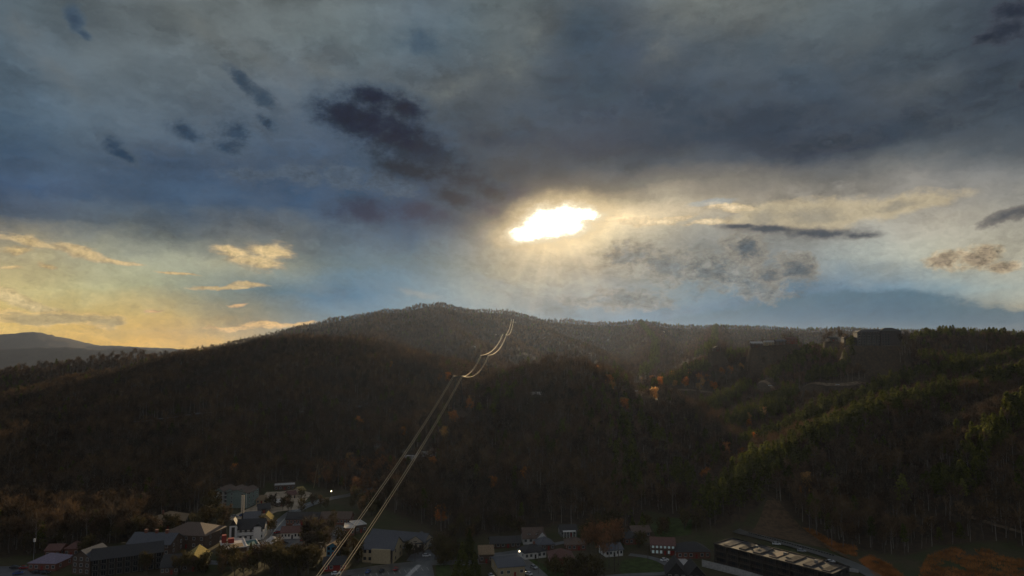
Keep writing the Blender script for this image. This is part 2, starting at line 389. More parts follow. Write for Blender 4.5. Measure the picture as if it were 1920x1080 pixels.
# ------------------------------------------------------------------ the land: ridges laid down as crest lines, flanks falling away from them
TREE = 11.0                                                # canopy height taken off a crest read from the picture
def crest(pts, slope, dz=-TREE): return [at(px, py, Y, dz) for px, py, Y in pts], slope
RIDGES = [
 # main mountain and the long ridge behind
 crest([(150,690,2700),(332,664,2800),(373,652,2850),(428,646,2900),(480,631,2950),(565,612,3000),(643,596,3000),(721,583,3000),(786,577,3000),(806,570,3000),(820,568,3000),(843,574,3000),(885,588,3050),(940,606,3100)], .30),
 crest([(840,600,3600),(870,591,3600),(900,581,3600),(947,583,3600),(961,587,3600),(995,601,3600),(1065,601,3600),(1133,607,3600),(1201,602,3600),(1282,612,3600),(1341,611,3600),(1461,614,3600),(1505,619,3600),(1575,614,3600),(1700,620,3600),(1800,617,3600),(1960,625,3600),(2300,630,3600)], .28),
 crest([(820,570,3000),(850,618,2300),(885,640,1900),(905,668,1550),(930,700,1300)], .55),
 crest([(995,601,3600),(1040,628,2600),(1085,645,2100),(1130,668,1650),(1160,700,1300)], .50),
 crest([(1201,602,3600),(1230,640,2500),(1225,676,1800),(1205,700,1400)], .50),
 crest([(1341,611,3600),(1340,640,2300),(1310,665,1700)], .5),
 crest([(721,583,3000),(700,625,2200),(760,655,1700),(800,690,1350)], .50),
 crest([(900,590,3500),(960,640,2300),(985,660,1800)], .50),
 # left hill: back crest, front crest, spurs
 crest([(-300,745,1200),(-100,718,1250),(0,708,1300),(60,690,1330),(111,682,1350),(223,665,1400),(283,664,1450),(360,662,1500)], .25),
 crest([(-200,800,700),(0,755,800),(150,722,900),(233,702,950),(311,681,1000),(389,659,1000),(467,643,1050),(550,635,1050),(659,632,1050),(700,640,1050),(739,652,1050),(786,666,1050),(830,682,1050),(869,708,1050),(890,740,1050)], .25),
 crest([(659,632,1050),(640,700,830),(625,770,690),(630,830,610)], .48),
 crest([(467,643,1050),(440,720,800),(430,800,640),(430,880,520)], .36),
 crest([(311,681,1000),(230,750,760),(190,830,600),(180,910,490)], .36),
 crest([(150,722,900),(40,790,650),(-40,880,500)], .36),
 crest([(786,666,1050),(780,730,900),(770,790,760)], .36),
 # centre hill
 crest([(800,815,600),(840,792,640),(878,746,680),(946,700,720),(1000,680,740),(1040,673,740),(1100,678,730),(1150,703,690),(1180,750,640),(1240,832,560),(1275,890,500)], .50),
 crest([(1040,680,735),(1036,800,560),(1030,905,460)], .42),
 crest([(950,700,718),(905,800,590),(860,890,500)], .42),
 crest([(1120,690,715),(1160,800,570),(1170,900,470)], .42),
 # right-hand spurs, nearest first
 crest([(1780,890,430),(1850,805,470),(1920,738,500),(2050,690,550),(2300,640,600)], .60),
 crest([(1310,935,425),(1400,878,460),(1466,834,500),(1544,797,540),(1621,768,570),(1684,745,600),(1751,730,620),(1844,706,660),(1920,688,700),(2050,668,760),(2300,640,850)], .62),
 crest([(1290,875,560),(1357,840,600),(1466,795,650),(1544,755,690),(1640,722,740),(1666,707,760),(1772,686,800),(1920,657,860),(2050,640,900)], .66),
 crest([(1330,805,680),(1400,770,720),(1466,752,760)], .6),
 crest([(1430,755,790),(1518,706,840),(1580,674,880),(1640,664,900),(1700,664,920),(1800,668,900)], .58),
 crest([(1290,775,800),(1396,720,880),(1466,684,930),(1502,664,980),(1560,657,1000)], .60),
 crest([(1190,740,900),(1240,712,950),(1300,690,1050),(1345,666,1100),(1400,657,1150),(1500,648,1150),(1600,642,1100),(1700,634,1050),(1780,622,1080),(1880,630,1080),(1950,634,1050),(2200,640,1050)], .42),
 # blue mountains far away
 crest([(-300,645,12500),(-60,635,12000),(0,632,12000),(40,628,12000),(66,626,12000),(85,632,12000),(110,642,12000),(140,651,12000),(220,652,12000),(320,657,12000),(420,665,12000)], .26, 45),
 crest([(-300,668,8000),(0,657,8000),(60,653,8000),(130,652,8000),(190,657,8000),(225,653,8000),(260,654,8000),(310,659,8000),(420,668,8000)], .24, 12),
]
def vnoise(X, Y, seed):
    r = np.random.default_rng(seed).random((256, 256))
    xi, yi = np.floor(X).astype(int), np.floor(Y).astype(int); fx, fy = X - xi, Y - yi
    fx = fx * fx * fx * (fx * (fx * 6 - 15) + 10); fy = fy * fy * fy * (fy * (fy * 6 - 15) + 10)
    q = lambda a, b: r[(xi + a) % 256, (yi + b) % 256]
    return (q(0,0)*(1-fx)+q(1,0)*fx)*(1-fy) + (q(0,1)*(1-fx)+q(1,1)*fx)*fy - 0.5
PAD = []                                                   # level building pads on the slopes: x, y, z, radius
def land(X, Y, full=False):
    """Height of the land, and how close each point is to a crest (1 on it)."""
    X = np.asarray(X, float); Y = np.asarray(Y, float)
    base = np.clip((Y - 560) * 0.035, 0, 30) + np.clip((Y - 1400) * 0.03, 0, 40)
    base = base - np.clip((-.30 - X / Y) / .12, 0, 1) * np.clip((Y - 1350) * .11, 0, 420)
    z = base.copy(); near = np.zeros_like(z)
    wob = vnoise(X / 70, Y / 70, 3) * 22 + vnoise(X / 26, Y / 26, 5) * 8
    for pts, sl in RIDGES:
        far = pts[0].y > 5000
        best = np.full_like(z, -1e9); bd = np.full_like(z, 1e9)
        for p, q in zip(pts, pts[1:]):
            dx, dy = q.x - p.x, q.y - p.y; L2 = dx * dx + dy * dy
            t = np.clip(((X - p.x) * dx + (Y - p.y) * dy) / L2, 0, 1)
            d = np.hypot(X - p.x - t * dx, Y - p.y - t * dy)
            d2 = np.sqrt(d * d + 36) - 6 + wob * np.clip(d / 60, 0, 1) * (4 if far else 1)
            h = p.z + (q.z - p.z) * t - sl * d2
            m = h > best; best = np.where(m, h, best); bd = np.where(m, d, bd)
        k = 5.0                                            # rounded valleys where flanks meet
        hh = np.clip(0.5 + 0.5 * (best - z) / k, 0, 1)
        near = np.where(best > z, np.exp(-(bd / 19.0) ** 2), near * (1 - hh * 0.5))
        z = z * (1 - hh) + best * hh + k * hh * (1 - hh)
    rise = np.clip((z - base) / 10, 0, 1)
    z = z + rise * (vnoise(X / 38, Y / 38, 9) * 6 + vnoise(X / 14, Y / 14, 12) * 2)
    z = np.where(rise <= 0.02, base, z)
    for (x, y, pz, r) in PAD:
        d = np.hypot(X - x, Y - y); w = np.clip((r * 1.6 - d) / (r * 0.6), 0, 1); w = w * w * (3 - 2 * w)
        z = z * (1 - w) + pz * w
    return (z, near, rise) if full else z
def on_land(px, py, y0=180.0, y1=4500.0):
    """First point of the land along the sight line through that spot."""
    x, y, z = ray(px, py)
    Y = np.exp(np.linspace(math.log(y0), math.log(y1), 1600))
    zr = CAMZ + z / y * Y; h = land(x / y * Y, Y)
    i = int(np.argmax(h >= zr)); 
    if h[i] < zr[i]: i = len(Y) - 1
    return Vector((x / y * Y[i], Y[i], float(h[i])))
# level ground cut for the lodge and the houses on the right-hand crest, and for the house on the centre hill
LODGE = at(1642, 648, 900); PAD.append((LODGE.x, LODGE.y, LODGE.z, 34))
CRESTH = [(1344,659,1080,13),(1417,652,1040,17),(1441,648,1040,13),(1462,647,1030,14),(1483,645,1030,15),(1560,640,1080,12)]
CREST_AT = [at(px, py, Y) for px, py, Y, w in CRESTH]
for p in CREST_AT: PAD.append((p.x, p.y, p.z, 12))
KNOLL = on_land(1008, 746); PAD.append((KNOLL.x, KNOLL.y, KNOLL.z, 11))

M_land = bpy.data.materials.new('land'); M_land.use_nodes = True
k = G(M_land.node_tree); b_ = M_land.node_tree.nodes['Principled BSDF']
geo = k.n('ShaderNodeNewGeometry')
at_ = k.n('ShaderNodeAttribute', attribute_name='wooded')
n1 = k.noise(geo.outputs['Position'], 0.03, 6, 0.6); n2 = k.noise(geo.outputs['Position'], 0.35, 4, 0.6)
litter = k.mixc(k.smooth(n1, 0.35, 0.65), (0.060, 0.043, 0.030), (0.036, 0.030, 0.022))
litter = k.mixc(k.smooth(n2, 0.4, 0.7), litter, (0.085, 0.058, 0.036))
grass = k.mixc(k.smooth(n1, 0.35, 0.6), (0.050, 0.058, 0.022), (0.075, 0.060, 0.036))
grass = k.mixc(k.smooth(n2, 0.45, 0.75), grass, (0.045, 0.040, 0.022))
M_land.node_tree.links.new(k.mixc(at_.outputs['Fac'], grass, litter), b_.inputs['Base Color'])
b_.inputs['Roughness'].default_value = 0.95; b_.inputs['Specular IOR Level'].default_value = 0.1

TOWN_PX = [(-300,1047),(0,1047),(130,1030),(240,1015),(290,975),(395,958),(480,936),(500,912),(560,902),(600,914),(680,926),(705,950),(800,985),(830,1005),(920,1002),(1000,990),(1100,986),(1180,996),(1215,966),(1300,972),(1330,1000),(1400,988),(1440,972),(1500,985),(1560,1024),(1640,1036),(1700,1042),(1760,1022),(1900,1024),(2100,1060),(2400,1600),(-800,1600)]
TOWN = [flat(*p) for p in TOWN_PX]
def in_poly(X, Y, poly):
    r = np.zeros(X.shape, bool); n = len(poly)
    for i in range(n):
        p, q = poly[i], poly[(i + 1) % n]
        c = ((p[1] > Y) != (q[1] > Y))
        with np.errstate(divide='ignore', invalid='ignore'):
            r ^= c & (X < (q[0] - p[0]) * (Y - p[1]) / ((q[1] - p[1]) or 1e-9) + p[0])
    return r
# the ground sheet: a fan from under the drone to the horizon
NU, NV = 460, 560
us = np.linspace(-1.25, 1.25, NU); vs = np.exp(np.linspace(math.log(60), math.log(15000), NV))
UU, VV = np.meshgrid(us, vs); GX, GY = UU * VV, VV
GZ, GN_, GR = land(GX, GY, True)
gm = bpy.data.meshes.new('ground')
gm.vertices.add(NU * NV); gm.vertices.foreach_set('co', np.stack([GX, GY, GZ], -1).astype(np.float32).ravel())
ii = (np.arange(NV - 1)[:, None] * NU + np.arange(NU - 1)[None, :]).ravel()
quads = np.stack([ii, ii + 1, ii + NU + 1, ii + NU], -1)
gm.loops.add(quads.size); gm.loops.foreach_set('vertex_index', quads.ravel().astype(np.int32))
gm.polygons.add(len(quads)); gm.polygons.foreach_set('loop_start', (np.arange(len(quads)) * 4).astype(np.int32))
gm.update(); gm.polygons.foreach_set('use_smooth', np.ones(len(quads), bool))
wa = gm.attributes.new('wooded', 'FLOAT', 'POINT')
wa.data.foreach_set('value', np.where(in_poly(GX, GY, [(p.x, p.y) for p in TOWN]), 0.0, 1.0).astype(np.float32).ravel())
gm.materials.append(M_land); gm.validate()
ground = bpy.data.objects.new('ground', gm); COL.objects.link(ground)
tag(ground, 'wooded hills and valley floor rolling away to far mountains', None, None, 'structure')

# the air between
hz = MB(); hz.box(-19500, -600, float(GZ.min()) - 1, 19500, 15600, HAZE_TOP)
mh = bpy.data.materials.new('haze'); mh.use_nodes = True; mh.node_tree.nodes.clear(); k = G(mh.node_tree)
pv = k.n('ShaderNodeVolumePrincipled'); pv.inputs['Color'].default_value = (*HAZE_C, 1)
pv.inputs['Density'].default_value = HAZE_D; pv.inputs['Anisotropy'].default_value = HAZE_G
mo = k.n('ShaderNodeOutputMaterial'); mh.node_tree.links.new(pv.outputs[0], mo.inputs['Volume'])
tag(hz.build('haze', mh), 'thin evening haze lying over the valley', None, None, 'stuff')
# ------------------------------------------------------------------ trees
bark = mat('bark', (0.120, 0.102, 0.086), var=0.3, scale=3, spec=0.1, inst=0.3)
palebark = mat('pale bark', (0.25, 0.222, 0.19), var=0.3, scale=3, spec=0.1)
twig = mat('twigs', (0.112, 0.082, 0.054), var=0.35, scale=0.5, spec=0.05, inst=0.5, trans=0.2, stand=((0.62, 0.66, 0.74), (1.22, 1.06, 0.84)))
twig_red = mat('budding twigs', (0.115, 0.076, 0.050), var=0.35, scale=0.5, spec=0.05, inst=0.4, trans=0.25)
needle = mat('pine needles', (0.090, 0.100, 0.022), var=0.45, scale=0.6, spec=0.15, inst=0.4, trans=0.5)
needle_lit = mat('sunlit yellow green needles', (0.200, 0.200, 0.050), var=0.35, scale=0.6, spec=0.15, trans=0.35)  # lit copy of the pine needles: sunshine is put into the colour
rust = mat('rust leaves', (0.60, 0.26, 0.09), var=0.3, scale=0.5, spec=0.1, trans=0.65, inst=0.2)
amber = mat('amber leaves', (0.60, 0.37, 0.15), var=0.3, scale=0.5, spec=0.1, trans=0.65, inst=0.2)
def sliver(mb, p, d, L, w, rnd, mi=0):
    d = Vector(d).normalized(); s = d.cross(Vector((rnd.gauss(0, 1), rnd.gauss(0, 1), rnd.gauss(0, 1)))).normalized() * w
    q = Vector(p) + d * L
    b = len(mb.v); mb.v += [tuple(Vector(p) - s), tuple(Vector(p) + s), tuple(q)]; mb.f.append((b, b + 1, b + 2)); mb.mi.append(mi)
def leaf(mb, p, r, rnd, mi=0):
    a = Vector((rnd.gauss(0, 1), rnd.gauss(0, 1), rnd.gauss(0, .7))).normalized(); c = a.orthogonal().normalized(); e = a.cross(c)
    t0 = rnd.random() * 6.28; b = len(mb.v)
    for i in range(4):
        rr = r * (0.6 + 0.7 * rnd.random()); t = t0 + i * 1.57
        mb.v.append(tuple(Vector(p) + (c * math.cos(t) + e * math.sin(t)) * rr))
    mb.f.append((b, b + 1, b + 2, b + 3)); mb.mi.append(mi)
def bare_tree(seed, H=14.0, spread=0.30, nl=11, ntw=30, leaves=0, leafr=0.4, fork=0.3, lw=0.085):
    rnd = random.Random(seed); t, c = MB(), MB()
    bend = [(rnd.gauss(0, .12), rnd.gauss(0, .12)) for _ in range(6)]
    pts = []; x = y = 0
    for i in range(6):
        pts.append((x, y, H * (0.86 * i / 5))); x += bend[i][0] * 1.6; y += bend[i][1] * 1.6
    t.tube(pts, [.24, .20, .165, .12, .08, .03], 5)
    ends = []
    for i in range(nl):
        f = fork + (0.9 - fork) * (i + rnd.random() * .6) / nl
        i0 = min(4, int(f / .86 * 5 * .86 / .86)); i0 = min(4, int(f * 5)); ff = f * 5 - i0
        p = Vector(pts[i0]).lerp(Vector(pts[i0 + 1]), min(1, ff)); p.z = f * H * .86
        an = i * 2.4 + rnd.random(); L = H * spread * (1.15 - 0.75 * abs(f - .5)) * (0.75 + .5 * rnd.random())
        d = Vector((math.cos(an), math.sin(an), 0.7 + 0.9 * f))
        m = p + d.normalized() * L * .5; e = m + (d + Vector((rnd.gauss(0, .3), rnd.gauss(0, .3), .5))).normalized() * L * .6
        t.tube([p, m, e], [.09, .06, .02], 3, cap=False); ends.append((p, m, e))
    ends.append((Vector(pts[3]), Vector(pts[4]), Vector(pts[5]) + Vector((0, 0, H * .06))))
    for p, m, e in ends:
        for _ in range(ntw):
            u = rnd.random() ** .7
            q = p.lerp(m, u * 2) if u < .5 else m.lerp(e, u * 2 - 1)
            d = (e - p).normalized() * .8 + Vector((rnd.gauss(0, .7), rnd.gauss(0, .7), rnd.gauss(.35, .5)))
            sliver(c, q, d, 1.0 + 1.8 * rnd.random(), lw, rnd)
        for _ in range(leaves):
            u = .35 + .75 * rnd.random(); q = m.lerp(e, u)
            q = q + Vector((rnd.gauss(0, 1), rnd.gauss(0, 1), rnd.gauss(0, .9))) * H * .055
            leaf(c, q, leafr * (.6 + .8 * rnd.random()), rnd)
    return t, c
def pine_tree(seed, H=15.0, base=0.35, R=2.8, tiers=13, per=7, bushy=1.0):
    rnd = random.Random(seed); t, c = MB(), MB()
    lx, ly = rnd.gauss(0, .3), rnd.gauss(0, .3)
    t.tube([(0, 0, 0), (lx * .5, ly * .5, H * .5), (lx, ly, H * .97)], [.22, .15, .03], 5)
    for i in range(tiers):
        f = i / (tiers - 1); z = H * (base + (0.98 - base) * f)
        r = R * (1 - f) ** .65 * (0.65 + .6 * rnd.random()) + .35
        for j in range(per):
            if rnd.random() < .18: continue
            an = rnd.random() * 6.28; d = Vector((math.cos(an), math.sin(an), .12 + .3 * f))
            o = Vector((lx * z / H, ly * z / H, z + rnd.gauss(0, .25)))
            rr = r * (.7 + .5 * rnd.random())
            if i < tiers - 2 and j % 2 == 0: t.tube([o, o + d * rr * .9], [.05, .015], 3, cap=False)
            for s in range(int(7 * bushy)):
                q = o + d * rr * (.35 + .7 * rnd.random()) + Vector((rnd.gauss(0, .35), rnd.gauss(0, .35), rnd.gauss(0, .22)))
                leaf(c, q, .26 + .3 * rnd.random(), rnd)
    return t, c
def fir_tree(seed, H=13.0, R=2.6, n=900):
    rnd = random.Random(seed); t, c = MB(), MB(); t.tube([(0, 0, 0), (0, 0, H * .95)], [.2, .03], 5)
    for _ in range(n):
        f = rnd.random() ** 1.5; z = H * (.08 + .92 * f); an = rnd.random() * 6.28
        r = R * (1 - f) * (.55 + .5 * rnd.random()) * (1 + .22 * math.sin(an * 3 + z)); 
        leaf(c, (r * math.cos(an), r * math.sin(an), z - .25 * r), .28 + .22 * rnd.random(), rnd)
    return t, c
def joined(t, c):
    m = MB(); m.v = t.v + c.v; n = len(t.v)
    m.f = t.f + [tuple(i + n for i in f) for f in c.f]; m.mi = [0] * len(t.f) + [1] * len(c.f); return m
BARE = [bare_tree(1, 15, .26, leaves=4, leafr=.3, fork=.45), bare_tree(2, 18, .20, 10, 26, fork=.58), bare_tree(3, 12, .32, 12, 30, leaves=6, leafr=.3, fork=.32), bare_tree(4, 17, .24, 11, 26, fork=.52), bare_tree(5, 14, .30, leaves=9, leafr=.32, fork=.42)]
BARE_M = [(bark, twig), (palebark, twig), (bark, twig_red), (palebark, twig), (bark, twig_red)]
PINE = [pine_tree(21), pine_tree(22, 17, .45, 2.6, 11, 6), pine_tree(23, 13, .28, 3.0, 13, 8)]
# where nothing grows: roads, lots and house plots (circles and strips), filled in here so that the wood keeps clear
CLEAR_DISC, CLEAR_STRIP = [(LODGE.x, LODGE.y + 2, 31)] + [(p.x, p.y, 9) for p in CREST_AT] + [(KNOLL.x, KNOLL.y, 9)], []
for p, back, w in [(LODGE, 30, 25), (KNOLL, 18, 7)] + [(p, 15, 8) for p in CREST_AT]:   # open ground on the valley side
    CLEAR_STRIP.append(((p.x, p.y), (p.x * (1 - back / p.y), p.y - back), w))
def clear_mask(X, Y):
    ok = np.ones(X.shape, bool)
    for x, y, r in CLEAR_DISC: ok &= np.hypot(X - x, Y - y) > r
    for p, q, w in CLEAR_STRIP:
        dx, dy = q[0] - p[0], q[1] - p[1]; t = np.clip(((X - p[0]) * dx + (Y - p[1]) * dy) / (dx * dx + dy * dy + 1e-9), 0, 1)
        ok &= np.hypot(X - p[0] - t * dx, Y - p[1] - t * dy) > w
    return ok
# skyline as seen from the drone, per bearing, to leave out trees wholly behind the hills
ANG = (GZ - CAMZ) / GY; SKYL = np.maximum.accumulate(ANG, axis=0)
def seen(X, Y, Z, h=24.0):
    iu = np.clip(np.round((X / Y + 1.25) / 2.5 * (NU - 1)).astype(int), 0, NU - 1)
    iv = np.clip(np.floor((np.log(Y) - math.log(60)) / (math.log(15000) - math.log(60)) * (NV - 1)).astype(int), 0, NV - 1)
    return (Z + h - CAMZ) / Y > SKYL[iv, iu]
def crest_pines():
    # the pines that follow the crest lines of the right-hand spurs and the left shoulder of the central hill
    out = []
    for k, (pts, sl) in enumerate(RIDGES):
        if not (NPINE[0] <= k < NPINE[1]) : continue
        for p, q in zip(pts, pts[1:]):
            if p.x / p.y > 0.95 or p.y > 1250: continue
            L = (q - p).length
            for i in range(int(L / 2.6)):
                t = RNG.random(); out.append((p.x + (q.x - p.x) * t + RNG.normal(0, 4.5), p.y + (q.y - p.y) * t + RNG.normal(0, 4.5)))
    A = np.array(out); X, Y = A[:, 0], A[:, 1]; Z = land(X, Y)
    k = clear_mask(X, Y) & seen(X, Y, Z); X, Y, Z = X[k], Y[k], Z[k]
    return X, Y, Z, RNG.uniform(.62, .98, X.shape), 5 + RNG.integers(0, 3, X.shape)
NPINE = [k for k, (pts, sl) in enumerate(RIDGES) if pts[0].y < 1000 and pts[0].x > 0 and pts[0].x / pts[0].y > .2]
NPINE = (min(NPINE), max(NPINE) + 1)
def scatter(y0, y1, step, sc0):
    gx = np.arange(-0.9 * y1, 0.9 * y1, step); gy = np.arange(y0, y1, step)
    X, Y = np.meshgrid(gx, gy); X = (X + RNG.uniform(-.48, .48, X.shape) * step).ravel(); Y = (Y + RNG.uniform(-.48, .48, Y.shape) * step).ravel()
    k = np.abs(X / Y) < .86; X, Y = X[k], Y[k]
    Z, N, R = land(X, Y, True)
    k = seen(X, Y, Z) & clear_mask(X, Y) & ~in_poly(X, Y, [(p.x, p.y) for p in TOWN])
    k &= (vnoise(X / 45, Y / 45, 31) + vnoise(X / 15, Y / 15, 32) * .6) > -.62
    X, Y, Z, N, R = X[k], Y[k], Z[k], N[k], R[k]
    s = sc0 * RNG.uniform(.72, 1.22, X.shape) * (1 + .35 * vnoise(X / 60, Y / 60, 41))
    right = np.clip((X / Y - .13) / .05, 0, 1)
    pn = .02 + right * (.93 * np.clip((N - .45) * 4, 0, 1) + .03) + .5 * np.clip((N - .5) * 2, 0, 1) * ((X / Y > -.12) & (X / Y < .03) & (Y < 760) & (Y > 620))
    pn += .18 * np.clip(vnoise(X / 80, Y / 80, 55) * 4 - .9, 0, 1)
    pine = RNG.random(X.shape) < pn
    kind = np.where(pine, 5 + RNG.integers(0, 3, X.shape), RNG.choice(5, X.shape, p=[.3, .14, .2, .22, .14]))
    return X, Y, Z, s, kind
# ------------------------------------------------------------------ buildings
white = mat('white paint', (0.72, 0.70, 0.66), rough=0.6, var=0.06)
cream = mat('cream render', (0.55, 0.46, 0.34), var=0.12)
tan_ = mat('tan siding', (0.42, 0.33, 0.20), var=0.12)
sage = mat('sage siding', (0.20, 0.25, 0.22), var=0.12)
bluew = mat('blue siding', (0.06, 0.22, 0.34), var=0.12)
brickm = mat('red brick', (0.20, 0.085, 0.060), var=0.25, scale=4)
brownw = mat('brown siding', (0.11, 0.075, 0.055), var=0.2)
greyw = mat('grey siding', (0.20, 0.20, 0.20), var=0.15)
lodgew = mat('dark timber siding', (0.085, 0.075, 0.070), var=0.2)
lodget = mat('grey green trim', (0.16, 0.18, 0.17), var=0.1)
blackw = mat('black cladding', (0.022, 0.022, 0.024), var=0.3)
redp = mat('red paint', (0.26, 0.035, 0.028), var=0.15)
slate = mat('slate shingles', (0.085, 0.088, 0.10), rough=0.6, var=0.25, scale=2.5)
darkroof = mat('dark shingles', (0.040, 0.038, 0.038), rough=0.7, var=0.3, scale=2.5)
brownroof = mat('brown shingles', (0.120, 0.082, 0.062), rough=0.7, var=0.3, scale=2.5)
redroof = mat('red brown shingles', (0.130, 0.062, 0.050), rough=0.7, var=0.25, scale=2.5)
tanroof = mat('tan shingles', (0.24, 0.17, 0.105), rough=0.9, var=0.25, spec=0.1, scale=2.5)
mauveroof = mat('mauve metal roof', (0.20, 0.16, 0.21), rough=0.5, var=0.15)
paleroof = mat('pale membrane roof', (0.52, 0.48, 0.44), rough=0.9, var=0.2, scale=0.6, spec=0.05)
yellowroof = mat('straw metal roof', (0.30, 0.24, 0.10), rough=0.95, var=0.2, spec=0.0)
greenroof = mat('teal flat roof', (0.05, 0.13, 0.12), rough=0.6)
glass = mat('window glass', (0.020, 0.025, 0.032), rough=0.12, var=0.1, spec=0.6)
litglass = mat('lit window glass', (0.5, 0.6, 0.6), rough=0.3, var=0.05, emit=(0.65, 0.85, 0.85, 0.10))
warmglass = mat('warm lit glass', (0.6, 0.4, 0.2), rough=0.3, var=0.05, emit=(1.0, 0.72, 0.36, 1.2))
trimw = mat('white trim', (0.62, 0.60, 0.57), rough=0.6, var=0.05)
darktrim = mat('dark trim', (0.05, 0.045, 0.04), var=0.1)
concrete = mat('pale concrete', (0.42, 0.40, 0.38), var=0.18, scale=0.8)
steel = mat('galvanised steel', (0.30, 0.30, 0.30), rough=0.45, metal=0.8, var=0.2)
darksteel = mat('dark steel', (0.07, 0.07, 0.075), rough=0.6, metal=0.3, var=0.2)
WCACHE = {}
def window(parent, x, y, z, w, h, rz, frame=None, gl=None, name='window'):
    key = (w, h, frame.name if frame else '', gl.name if gl else '')
    if key not in WCACHE:
        f, p = MB(), MB(); b = .10
        f.box(-w/2-b, -.06, -b, -w/2, .02, h+b); f.box(w/2, -.06, -b, w/2+b, .02, h+b)
        f.box(-w/2, -.06, -b, w/2, .02, 0); f.box(-w/2, -.06, h, w/2, .02, h+b)
        if w > 1.0: f.box(-.03, -.05, 0, .03, .01, h)
        p.box(-w/2, -.02, 0, w/2, .015, h)
        WCACHE[key] = (f.mesh('window', frame or trimw), p.mesh('pane', gl or glass))
    fm, pm = WCACHE[key]
    o = bpy.data.objects.new(name, fm); COL.objects.link(o); o.parent = parent; o.location = (x, y, z); o.rotation_euler = (0, 0, rz)
    q = bpy.data.objects.new('pane', pm); COL.objects.link(q); q.parent = o
    return o
def slab_roof(mb, quads, th=.22):
    """Roof planes with thickness."""
    for q in quads:
        q = [Vector(p) for p in q]; lo = [p - Vector((0, 0, th)) for p in q]; n = len(q)
        mb.face(q); mb.face(lo[::-1])
        for i in range(n): mb.face([q[i], lo[i], lo[(i + 1) % n], q[(i + 1) % n]])
def add_roof(root, kind, x0, y0, x1, y1, z, rh, m, wm, ov=.6, name='roof'):
    mb = MB(); gb = None; a0, b0, a1, b1 = x0 - ov, y0 - ov, x1 + ov, y1 + ov
    if kind == 'gable':
        ym = (y0 + y1) / 2; dz = rh * ov / ((y1 - y0) / 2)
        slab_roof(mb, [[(a0,b0,z-dz),(a1,b0,z-dz),(a1,ym,z+rh),(a0,ym,z+rh)], [(a1,b1,z-dz),(a0,b1,z-dz),(a0,ym,z+rh),(a1,ym,z+rh)]])
        gb = []
        for x in (x0 + .01, x1 - .01): gb.append([(x, y0, z - .01), (x, y1, z - .01), (x, ym, z + rh - .24)] if x > (x0 + x1) / 2 else [(x, y1, z - .01), (x, y0, z - .01), (x, ym, z + rh - .24)])
    elif kind == 'gableF':
        xm = (x0 + x1) / 2; dz = rh * ov / ((x1 - x0) / 2)
        slab_roof(mb, [[(a0,b1,z-dz),(a0,b0,z-dz),(xm,b0,z+rh),(xm,b1,z+rh)], [(a1,b0,z-dz),(a1,b1,z-dz),(xm,b1,z+rh),(xm,b0,z+rh)]])
        gb = []
        for y in (y0 + .01, y1 - .01): gb.append([(x0, y, z - .01), (x1, y, z - .01), (xm, y, z + rh - .24)] if y < (y0 + y1) / 2 else [(x1, y, z - .01), (x0, y, z - .01), (xm, y, z + rh - .24)])
    elif kind == 'hip':
        w, d = a1 - a0, b1 - b0; ins = min(w, d) / 2 * .98; z = z + .05
        if w >= d: r0, r1 = (a0 + ins, (b0 + b1) / 2, z + rh), (a1 - ins, (b0 + b1) / 2, z + rh)
        else: r0, r1 = ((a0 + a1) / 2, b0 + ins, z + rh), ((a0 + a1) / 2, b1 - ins, z + rh)
        c = [(a0,b0,z),(a1,b0,z),(a1,b1,z),(a0,b1,z)]
        if w >= d: qs = [[c[0],c[1],r1,r0],[c[2],c[3],r0,r1],[c[1],c[2],r1],[c[3],c[0],r0]]
        else: qs = [[c[1],c[2],r1,r0],[c[3],c[0],r0,r1],[c[0],c[1],r0],[c[2],c[3],r1]]
        for q in qs: mb.face(q)
        mb.face(c[::-1])
    elif kind == 'shed':
        slab_roof(mb, [[(a0,b0,z+.1),(a1,b0,z+.1),(a1,b1,z+rh),(a0,b1,z+rh)]])
        gb = [[(x0,y0,z-.01),(x0,y1,z-.01),(x0,y1,z+rh-.3)][::-1], [(x1,y0,z-.01),(x1,y1,z-.01),(x1,y1,z+rh-.3)]]
        gb.append([(x1,y1,z-.01),(x0,y1,z-.01),(x0,y1,z+rh-.3),(x1,y1,z+rh-.3)])
    else:                                                  # flat with a parapet
        mb.box(x0 - .15, y0 - .15, z, x1 + .15, y1 + .15, z + .15)
        pb = MB(); e = .35
        for bx in ((x0-.2,y0-.2,x1+.2,y0-.2+e),(x0-.2,y1+.2-e,x1+.2,y1+.2),(x0-.2,y0-.2+e,x0-.2+e,y1+.2-e),(x1+.2-e,y0-.2+e,x1+.2,y1+.2-e)):
            pb.box(bx[0], bx[1], z + .16, bx[2], bx[3], z + .16 + max(.3, rh))
        ro = mb.build(name, m, root); pb.build('parapet', trimw if m in (paleroof,) else wm, ro); return ro
    ro = mb.build(name, m, root)
    for f in gb or ():
        q = MB(); q.face(f); q.build('gable_end', wm, root)
    return ro
def ground_z(*ps): return float(min(land(np.array([p.x for p in ps]), np.array([p.y for p in ps]))))
def spot(px, py):
    p = flat(px, py)
    return p if float(land(p.x, p.y)) < .6 else on_land(px, py, 250)
def frame_of(p0, p1, z=None):
    if not isinstance(p0, Vector):
        a, b = spot(*p0), flat(*p1)
        if a.z > .6: b = Vector((a.x + (p1[0] - p0[0]) / F_ * a.y, a.y, a.z))
    else: a, b = p0, p1
    rz = math.atan2(b.y - a.y, b.x - a.x); w = math.hypot(b.x - a.x, b.y - a.y)
    return a, rz, w
